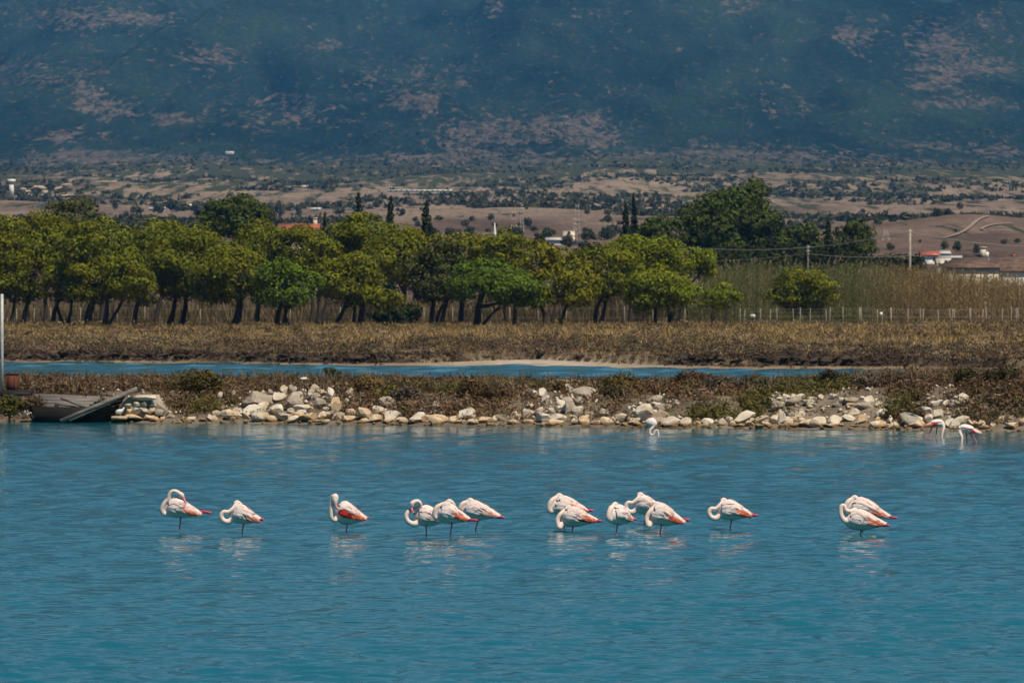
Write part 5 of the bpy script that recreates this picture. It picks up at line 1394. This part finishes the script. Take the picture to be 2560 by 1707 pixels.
# sandy track along the back of the dyke
pts = []
Xs = np.linspace(-3.1, 2.4, 40)
for X in Xs:
    y0 = float(shore_y(np.array(X))) + 15.5
    wv = 0.9 * (1 - (X / 3.4) ** 4 * 0.5)
    pts.append([(X, y0 - wv, float(hz(X, y0 - wv)) + 0.16), (X, y0, float(hz(X, y0)) + 0.24), (X, y0 + wv, float(hz(X, y0 + wv)) + 0.16)])
pts = np.array(pts); Xg, Yg, Zg = pts[..., 0], pts[..., 1], pts[..., 2]
tr = link('sandy_path', grid_mesh('sandy_path', Xg, Yg, Zg, [mat_var('reddish_sand', (0.38, 0.24, 0.15), (0.55, 0.38, 0.26), 2.0, 0.95, 0.5, 0.05, world_space=True)]))
tag(tr, 'strip of bare reddish sand along the dyke top', kind='structure')

# low wooden table among the pines
tb = P(823, 815, 531.0); gz = ground_at(tb[0], 531.0)
t_ = empty('picnic_table', (tb[0], 531.0, gz), 'low dark wooden bench-table between the crooked pine trunks', 'table')
for i in range(3):
    mb = MB(); mb.box((0, -0.25 + i * 0.25, 0.42), (2.8, 0.22, 0.07)); link('plank', mb.mesh('plank', [M_WOODD]), t_)
for s in (-1.0, 1.0):
    mb = MB(); mb.box((s, 0, 0.2), (0.12, 0.55, 0.42)); link('leg', mb.mesh('leg', [M_WOODD]), t_)

# ------------------------------------------------------------------ fences
def fence(label, pts, D, hpost, wires, thick=0.06, lean=0.02, group=None):
    """pts: photograph x of every post"""
    x0 = pts[0]; b = P(x0, 800, D if np.isscalar(D) else D[0]); Ds = np.full(len(pts), D) if np.isscalar(D) else np.interp(pts, [pts[0], pts[-1]], D)
    root = empty('wire_fence', (b[0], b[1], ground_at(b[0], b[1])), label, 'fence', group); r0 = np.array(root.location)
    tops = []
    for x, d in zip(pts, Ds):
        p = P(x, 800, d); g = ground_at(p[0], d); h = hpost * random.uniform(0.92, 1.06)
        mb = MB(); mb.box((0, 0, h / 2 - 0.15), (thick, thick, h + 0.3))
        o = link('post', mb.mesh('post', [M_POST]), root); o.location = tuple(np.array([p[0], d, g]) - r0)
        o.rotation_euler = (random.gauss(0, lean), random.gauss(0, lean), 0)
        tops.append(np.array([p[0], d, g]) - r0)
    tops = np.array(tops)
    for wz in wires:
        mb = MB(); mb.tube(tops + np.array([0, -thick * 0.6, wz * hpost]), 0.009, 4); link('wire', mb.mesh('wire', [M_WIRE]), root)
    return root
fence('pale-posted wire fence in front of the reeds', [1851, 1860, 1901, 1926, 1942, 1983, 2001, 2025, 2066, 2073, 2108, 2148, 2155, 2194, 2228, 2270, 2308, 2347, 2387, 2427, 2465, 2505, 2546, 2586, 2626], [556, 548], 1.75, (0.3, 0.55, 0.8, 0.95), 0.065, 0.035)
fence('second line of fence posts just behind the first by the reeds', [2153, 2228.5, 2302, 2376, 2381, 2425, 2457, 2528, 2541], 568, 1.8, (0.5, 0.9), 0.06)
fence('thin wire fence glimpsed between the pine trunks', [-5, 40, 85, 127, 200, 293, 362, 432, 500, 640, 725, 850, 1060, 1131, 1275, 1346, 1417, 1560, 1633, 1712], 592, 1.9, (0.4, 0.9), 0.06)

def small_sign(label, x, y, D, w, h, marks=False):
    p = P(x, y, D); root = empty('fence_sign', p, label, 'sign', 'signs on the wire fence')
    mb = MB(); mb.box((0, 0, 0), (w, 0.02, h)); link('plate', mb.mesh('plate', [M_SIGNW]), root)
    g = ground_at(p[0], D) - p[2]
    mb = MB(); mb.box((w * 0.3, 0.04, (g - 0.2 + h * 0.4) / 2), (0.04, 0.04, h * 0.4 - g + 0.2)); link('stake', mb.mesh('stake', [M_POST]), root)
    if marks:
        for i, zz in enumerate((0.05, -0.05)):
            mb = MB(); mb.box((0.0, -0.014, zz), (w * (0.7 - 0.2 * i), 0.004, 0.035)); link('printed_line', mb.mesh('printed_line', [M_SIGND]), root)
small_sign('wide white notice with dark lines on the western end of the fence', 1882, 790, 554, 0.46, 0.30, True)
small_sign('small upright white plate on the eastern stretch of the fence', 2203, 785, 551, 0.27, 0.36)

# ------------------------------------------------------------------ utility poles and cables
def cable(label, pts, sag, rad=0.035, group='overhead cables'):
    P3 = []
    for (a, b), sg in zip(zip(pts[:-1], pts[1:]), sag):
        for k in range(16):
            t = k / 16; q = a * (1 - t) + b * t; q = q.copy(); q[2] -= sg * 4 * t * (1 - t); P3.append(q)
    P3.append(pts[-1]); P3 = np.array(P3)
    o0 = P3[0].copy(); mb = MB(); mb.tube(P3 - o0, rad, 5)
    o = link('cable', mb.mesh('cable', [M_WIRE]), None, o0); tag(o, label, 'cable', group)
def pole(label, x, ytop, D, rad):
    t = P(x, ytop, D); g = ground_at(t[0], D); root = empty('utility_pole', (t[0], D, g), label, 'pole', 'utility poles behind the reeds')
    h = t[2] - g; mb = MB(); mb.tube(np.array([[0, 0, -0.5], [0, 0, h / 2], [0, 0, h]]), [rad * 1.25, rad * 1.1, rad], 10); link('shaft', mb.mesh('shaft', [M_POST if rad > 0.1 else M_WOOD], True), root)
    for dz in (0.25, 0.7):
        mb = MB(); mb.tube(np.array([[-0.25, 0, h - dz], [0.25, 0, h - dz]]), 0.06, 6); link('insulator', mb.mesh('insulator', [M_GALV]), root)
    return t
t1 = pole('tall pale utility pole above the reeds', 2275, 573, 660, 0.13)
t2 = pole('short thin pole in front of the dark trees behind the reeds', 2020, 612, 664, 0.08)
c1 = P(1690, 616, 690); c2 = P(2640, 616, 690)
cable('pale twisted cable hanging from the tall utility pole', [c1, P(2275, 580, 660) + [0, -0.2, 0], c2], [1.1, 0.5], 0.04)
cable('thin cable strung low past the short pole', [P(1690, 652, 690), P(2020, 634, 664) + [0, -0.15, 0], P(2275, 639, 660) + [0, -0.2, 0], P(2640, 640, 690)], [0.3, 0.3, 0.3], 0.024)

# ------------------------------------------------------------------ buildings
def gable_house(name, label, x0, x1, ybase, yeave, yridge, D, wallm, roofm, depth=7.0, wins=(), group='houses in the farmland', chim=(), over=0.35, ridge_in=0.0):
    if D > 850: D = float(raycast((x0 + x1) / 2, ybase, D * 0.55, D * 1.7, plain_z, 1500)[1])
    a = P(x0, ybase, D); b = P(x1, ybase, D); g = min(a[2], plain_z(a[0], D) if D > 648 else a[2])
    root = empty(name, ((a[0] + b[0]) / 2, D, g), label, 'house', group); r0 = np.array(root.location)
    w = b[0] - a[0]; he = P(x0, yeave, D)[2] - g; hr = P(x0, yridge, D)[2] - g
    mb = MB(); mb.box((0, depth / 2, he / 2 - 1.0), (w, depth, he + 2.0))
    mb.add([[-w / 2, 0.01, he], [-w / 2, depth - 0.01, he], [-w / 2, depth / 2, hr - 0.1], [w / 2, 0.01, he], [w / 2, depth - 0.01, he], [w / 2, depth / 2, hr - 0.1]], None, [[0, 1, 2], [3, 5, 4]])
    link('wall', mb.mesh('wall', [wallm]), root)
    mb = MB(); o = over; sl = (hr - he) / (depth / 2); t = 0.12
    for s in (0, 1):
        y_e = -o if s == 0 else depth + o; z_e = he - sl * o
        v = [[-w / 2 - o, y_e, z_e], [w / 2 + o, y_e, z_e], [w / 2 + o - ridge_in, depth / 2, hr], [-w / 2 - o + ridge_in, depth / 2, hr]]
        v = np.array(v); v2 = v + [0, 0, t]
        mb.add(np.concatenate([v, v2]), [[0, 1, 2, 3], [4, 7, 6, 5], [0, 4, 5, 1], [1, 5, 6, 2], [3, 2, 6, 7], [0, 3, 7, 4]])
    rf = link('roof', mb.mesh('roof', [roofm]), root)
    for (cx, cw, ch, m) in chim:
        mb = MB(); mb.box((cx, depth / 2 - 0.5, hr + ch / 2 - 0.3), (cw, cw, ch + 0.6)); mb.box((cx, depth / 2 - 0.5, hr + ch + 0.08), (cw * 1.25, cw * 1.25, 0.14)); link('chimney', mb.mesh('chimney', [m]), rf)
    for (wx, wz, ww, wh) in wins:
        mb = MB(); mb.box((wx, -0.03, wz), (ww, 0.10, wh)); f = link('window', mb.mesh('window', [M_CONC]), root)
        mb = MB(); mb.box((wx, -0.09, wz), (ww * 0.78, 0.04, wh * 0.84)); link('pane', mb.mesh('pane', [M_GLASSD]), f)
    return root
hs = gable_house('farmhouse', 'low white farmhouse with old brown tile roof and chimneys behind the reeds', 2420, 2680, 715, 676, 638, 760, M_WHITE, M_TILE, 9.0, chim=((-4.6, 0.75, 1.0, M_CREAM), (-0.5, 0.3, 0.3, M_TILER)), wins=((-2.0, 1.0, 0.9, 1.2), (3.0, 1.0, 0.9, 1.2)))
ln = gable_house('farmhouse', 'lower brown-roofed wing in front of the white farmhouse', 2352, 2500, 715, 668, 648, 752, M_CREAM, M_TILE, 6.0, chim=(), wins=((1.5, 1.0, 0.8, 1.0),), ridge_in=2.2)
# tiles of the farmhouse roof as courses of proud strips
tk = P(2467, 634, 757); root = empty('water_tank', (tk[0], 757.0, tk[2] - 0.55), 'small white cylindrical tank on legs atop the farmhouse roof', 'tank')
mb = MB(); mb.tube(np.array([[0, 0, 0], [0, 0, 0.75]]), 0.27, 16); link('drum', mb.mesh('drum', [M_WHITE], True), root)
mb = MB(); mb.tube(np.array([[0, 0, 0.75], [0, 0, 0.86]]), 0.19, 16); link('lid', mb.mesh('lid', [M_GALV], True), root)
for s in (-1, 1):
    mb = MB(); mb.box((s * 0.25, 0, -0.55), (0.07, 0.07, 1.1)); link('leg', mb.mesh('leg', [M_GALV]), root)
gable_house('house', 'small white house with bright red roof on the eastern plain', 2306, 2346, 660, 638, 628, 1050, M_WHITE, M_TILER, 7.0, ((0.9, 1.2, 0.8, 1.2),))
gable_house('shed', 'pale flat shed east of the red-roofed white house', 2352, 2414, 660, 644, 640, 1000, M_CONC, M_GALV, 8.0)
gable_house('house', 'pinkish gabled house in front of the pale flat shed', 2346, 2376, 672, 658, 646, 900, M_CREAM, M_CREAM, 5.0, ((0.3, 1.2, 0.6, 0.8),))
gable_house('shed', 'grey-roofed barn among bushes east of the red-roofed house', 2348, 2374, 640, 634, 627, 1120, M_CONC, M_GALV, 7.0)
gable_house('house', 'house with vivid orange-red roof showing above the western pines', 700, 792, 600, 571, 560, 720, M_CREAM, M_TILER, 8.0, ((0.5, 1.5, 0.9, 1.2),), chim=((2.0, 0.5, 0.7, M_CREAM),))
gable_house('house', 'cream gabled building with dark round window in the gap between pines', 1408, 1437, 612, 590, 578, 1250, M_CREAM, M_CREAM, 9.0, ((0.0, 2.6, 0.7, 0.7),), over=0.05)
gable_house('shed', 'long low white shed with a grey roof below the cream gabled building', 1368, 1424, 612, 600, 594, 1230, M_WHITE, M_CONC, 8.0)
gable_house('shed', 'dark-roofed shelter east of the cream gabled building', 1418, 1462, 614, 607, 603, 1215, M_WHITE, M_SIGND, 8.0)
gable_house('shed', 'long pale farm building high on the plain above the tiered conifer', 968, 1130, 482, 477, 474, 2900, M_WHITE, M_CONC, 14.0, tuple((x, 1.0, 0.9, 0.9) for x in np.linspace(-14, 14, 12)))
gable_house('house', 'tiny white house alone on the lower mountain slope', 564, 584, 386, 382, 378.5, 5050, M_WHITE, M_CONC, 9.0, ((1.0, 0.8, 0.9, 0.9),))
gable_house('house', 'white house among dark trees of the western plain', 455, 478, 520, 514, 510, 1950, M_WHITE, M_CREAM, 8.0)
gable_house('house', 'cream house left of the dark copse on the western plain', 372, 410, 528, 522, 518, 1850, M_CREAM, M_CONC, 8.0)
gable_house('house', 'white villa near the double-domed tree on the plain', 778, 800, 528, 523, 519, 1900, M_WHITE, M_CONC, 8.0, ((0.6, 0.9, 0.6, 0.8),))
gable_house('house', 'white cottage on the upper western plain among bushes', 755, 772, 470, 467, 463, 3000, M_WHITE, M_CONC, 9.0)
# white tower and quarry buildings on the far left
tw_ = P(29, 490, 2600); root = empty('silo_tower', (tw_[0], 2600.0, plain_z(tw_[0], 2600.0)), 'slim white tower with wider head at the western picture border', 'tower', None)
hb_ = P(29, 449, 2600)[2] - root.location.z
mb = MB(); mb.box((0, 0, hb_ / 2 - 0.6), (2.0, 2.0, hb_)); link('shaft', mb.mesh('shaft', [M_WHITE]), root)
mb = MB(); mb.box((0, 0, hb_ - 0.6), (3.4, 3.0, 1.4)); link('head', mb.mesh('head', [M_WHITE]), root)
# lattice masts
def mast(label, x, ytop, D, w, red=True):
    t = P(x, ytop, D); g = float(plain_z(t[0], D)); h = t[2] - g; root = empty('lattice_mast', (t[0], D, g), label, 'mast', 'lattice masts on the plain')
    n = 8
    for i in range(n):
        mb = MB(); z0, z1 = h * i / n - (1.0 if i == 0 else 0), h * (i + 1) / n; s0 = w * (1 - 0.6 * i / n) / 2; s1 = w * (1 - 0.6 * (i + 1) / n) / 2
        cs = ((-1, -1), (1, -1), (1, 1), (-1, 1))
        for k in range(4):
            a, b = cs[k], cs[(k + 1) % 4]
            mb.tube(np.array([[a[0] * s0, a[1] * s0, z0], [a[0] * s1, a[1] * s1, z1]]), 0.05, 4)
            mb.tube(np.array([[a[0] * s0, a[1] * s0, z0], [b[0] * s1, b[1] * s1, z1]]), 0.022, 4)
        link('lattice_section', mb.mesh('lattice_section', [M_REDP if red and i % 2 == 0 else M_GALV]), root)
mast('red and white lattice mast over the even-topped pines', 1285, 528, 1300, 1.6)
mast('thin grey lattice mast east of the red and white one', 1305, 510, 1450, 1.0, False)
mast('tall grey lattice mast beside the cream gabled building', 1443, 512, 1260, 1.5, False)
mast('faint red-topped mast just west of the tall grey one', 1437, 545, 1280, 1.0)
mast('grey pylon behind the isolated dark round tree', 2215, 575, 1300, 1.6, False)
mast('distant pylon on the rise above the utility pole', 2277, 505, 2300, 2.2, False)
sp = P(1237, 572, 1150); root = empty('white_spire', (sp[0], 1150.0, plain_z(sp[0], 1150.0)), 'small white pointed marker rising over the even-topped pines', 'spire')
hs_ = P(1237, 556, 1150)[2] - root.location.z
mb = MB(); mb.tube(np.array([[0, 0, -0.5], [0, 0, hs_ * 0.5], [0, 0, hs_ * 0.75], [0, 0, hs_]]), [0.5, 0.42, 0.2, 0.04], 8); link('cone', mb.mesh('cone', [M_WHITE]), root)
mb = MB(); mb.box((0, 0, 0.3), (1.8, 1.2, 1.2)); link('base', mb.mesh('base', [M_WHITE]), root)

# tracks on the bare hill
def track(label, pts, w):
    q = [raycast(x, y, 900, 2400, plain_z, 900) for x, y in pts]
    q = catmull(q, 6); d = np.gradient(q, axis=0); s = np.stack([-d[:, 1], d[:, 0], d[:, 0] * 0], 1); s /= np.linalg.norm(s, axis=1)[:, None]
    L = q - s * w / 2; R = q + s * w / 2
    for a in (L, R): a[:, 2] = plain_z(a[:, 0], a[:, 1]) + 0.35
    g = np.stack([L, R], 1)
    o = link('dirt_track', grid_mesh('dirt_track', g[..., 0], g[..., 1], g[..., 2], [M_TRACK])); tag(o, label, kind='structure')
M_TRACK = mat_var('pale_dirt', (0.20, 0.155, 0.125), (0.28, 0.22, 0.175), 0.2, 1.0, 0.0, world_space=True)
track('pale dirt track climbing the bare hill', [(2359, 598), (2392, 589), (2421, 573), (2445, 553), (2472, 542)], 0.9)
track('curved dirt track looping over the bare hill', [(2530, 579), (2480, 579), (2455, 576), (2466, 569), (2490, 563), (2530, 561)], 0.8)

# ------------------------------------------------------------------ trees and bushes dotted over the plain
def blob_mesh(seed, col):
    rr = np.random.default_rng(seed); lobes = []
    for i in range(5):
        d = rr.normal(size=3); d /= np.linalg.norm(d); d[2] = abs(d[2])
        lobes.append((np.array([0, 0, 0.42]) + d * np.array([0.5, 0.5, 0.3]), 0.45, 0.45, 0.36))
    lobes.append((np.array([0, 0, 0.4]), 0.7, 0.7, 0.42))
    return crown_mesh('crown', lobes, col, rr, 18.0, 0.16, under=0.8)
def trunk_unit():
    mb = MB(); mb.tube(np.array([[0, 0, -0.3], [0, 0, 0.2], [0.02, 0, 0.5]]), [0.07, 0.06, 0.04], 5); return mb.mesh('trunk', [M_BARK])
BLOBS = [blob_mesh(1000 + i, c) for i, c in enumerate([(0.05, 0.058, 0.03), (0.062, 0.068, 0.034), (0.045, 0.052, 0.028), (0.07, 0.068, 0.04)])]
TRU = trunk_unit()
def far_tree(X, D, s, hs, k, label, group):
    z = float(plain_z(X, D)); root = empty('plain_tree', (X, D, z), label, 'tree', group)
    o = link('crown', BLOBS[k % 4], root); o.scale = (s, s, hs); o.rotation_euler = (0, 0, random.uniform(0, 6.28))
    o = link('trunk', TRU, root); o.scale = (s, s, hs)
rr = np.random.default_rng(77)
GP = 'round bushes and trees dotted over the far plain'
for (x, y, w, h, lab) in [(288, 512, 24, 26, 'round dark tree alone on the western plain below the quarry'), (340, 525, 50, 26, 'first dark tree of the copse on the western plain'), (395, 520, 50, 30, 'second dark tree of the copse on the western plain'),
                       (440, 512, 60, 36, 'largest dark tree in the copse on the western plain'), (490, 518, 50, 40, 'dark tree in the copse touching the double-domed tree'), (332, 545, 34, 24, 'small round tree below the copse on the western plain'),
                       (700, 520, 50, 42, 'dark tree just right of the double-domed tree'), (745, 528, 26, 40, 'pointed dark tree on the plain left of the red roof'), (850, 528, 44, 24, 'dark tree on the plain left of the tiered conifer'),
                       (1095, 545, 40, 14, 'low bush beside the lone stump-like cypress'), (1385, 580, 22, 14, 'round bush on the ploughed field left of the cream building'), (1530, 582, 36, 22, 'bush left of the twin cypresses'),
                       (1465, 590, 40, 26, 'dark tree right of the cream gabled building'), (2360, 612, 30, 24, 'dark tree above the grey-roofed barn'), (2395, 615, 36, 30, 'large dark tree above the brown-roofed wing'), (2440, 622, 30, 26, 'dark tree left of the roof tank'),
                       (2510, 604, 26, 14, 'bush under the cable on the bare hill'), (2545, 602, 26, 14, 'bush under the cable at the eastern border'), (2389, 577, 12, 10, 'small round bush beside the climbing track'), (2300, 602, 12, 10, 'small bush below the climbing track')]:
    q = raycast(x, y + h * 0.5, 800, 4600, plain_z, 1500); k = q[1] / F
    far_tree(q[0], q[1], w * k / 2 * 0.85, h * k * 0.9, rr.integers(4), lab, GP)
cnt = 0
while cnt < 240:
    D = math.exp(rr.uniform(math.log(1150), math.log(3000))); a = rr.uniform(-0.105, 0.105); X = a * D
    if fbm(X / 70.0, D / 240.0, 211, 3) < 0.46: continue
    s = rr.uniform(0.8, 2.2); far_tree(X, D, s, s * rr.uniform(0.9, 1.5), rr.integers(4), 'dark round bush dotted over the tan far plain', GP); cnt += 1
# the uncountable rest: scrub over the upper plain and the mountain foot
n = 15000
D = np.exp(rr.uniform(math.log(1500), math.log(5200), n)); a = rr.uniform(-0.125, 0.125, n); X = a * D
k = fbm(X / 60.0, D / 260.0, 221, 4) + 0.10 * sstep(2400, 4400, D) > 0.545
X, D = X[k], D[k]; n = len(X); Z = plain_z(X, D)
s = rr.uniform(0.6, 2.0, n) * (0.8 + 0.3 * sstep(2000, 4500, D))
cols = pick(rr, n, [(0.06, 0.066, 0.036), (0.05, 0.055, 0.03), (0.075, 0.072, 0.042)])
fs = link('far_scrub', domes('far_scrub', np.stack([X, D, Z - 0.1], 1), s, s * rr.uniform(0.8, 1.3, n), cols, rr, 9, 1.25, M_LEAF)); tag(fs, 'dark scrub speckling the upper plain and mountain foot', kind='stuff')

# pale quarry face near the western border
qp = raycast(110, 491, 1500, 3600, plain_z, 1500); kq = qp[1] / F
root = empty('quarry_face', qp, 'pale broken quarry face beside the slim white tower', 'quarry')
for i in range(14):
    x = random.uniform(50, 185); y = 490 - abs(random.gauss(10, 9)) ; w = random.uniform(16, 42); h = random.uniform(8, 20)
    o = link('rock_face', random.choice(ROCKS[2]), root); c = P(x, y, qp[1] + random.uniform(0, 8)); o.location = tuple(c - qp); o.scale = (w * kq * 0.6, w * kq * 0.4, h * kq * 0.42); o.rotation_euler = (0, random.uniform(-0.15, 0.15), random.uniform(0, 6))
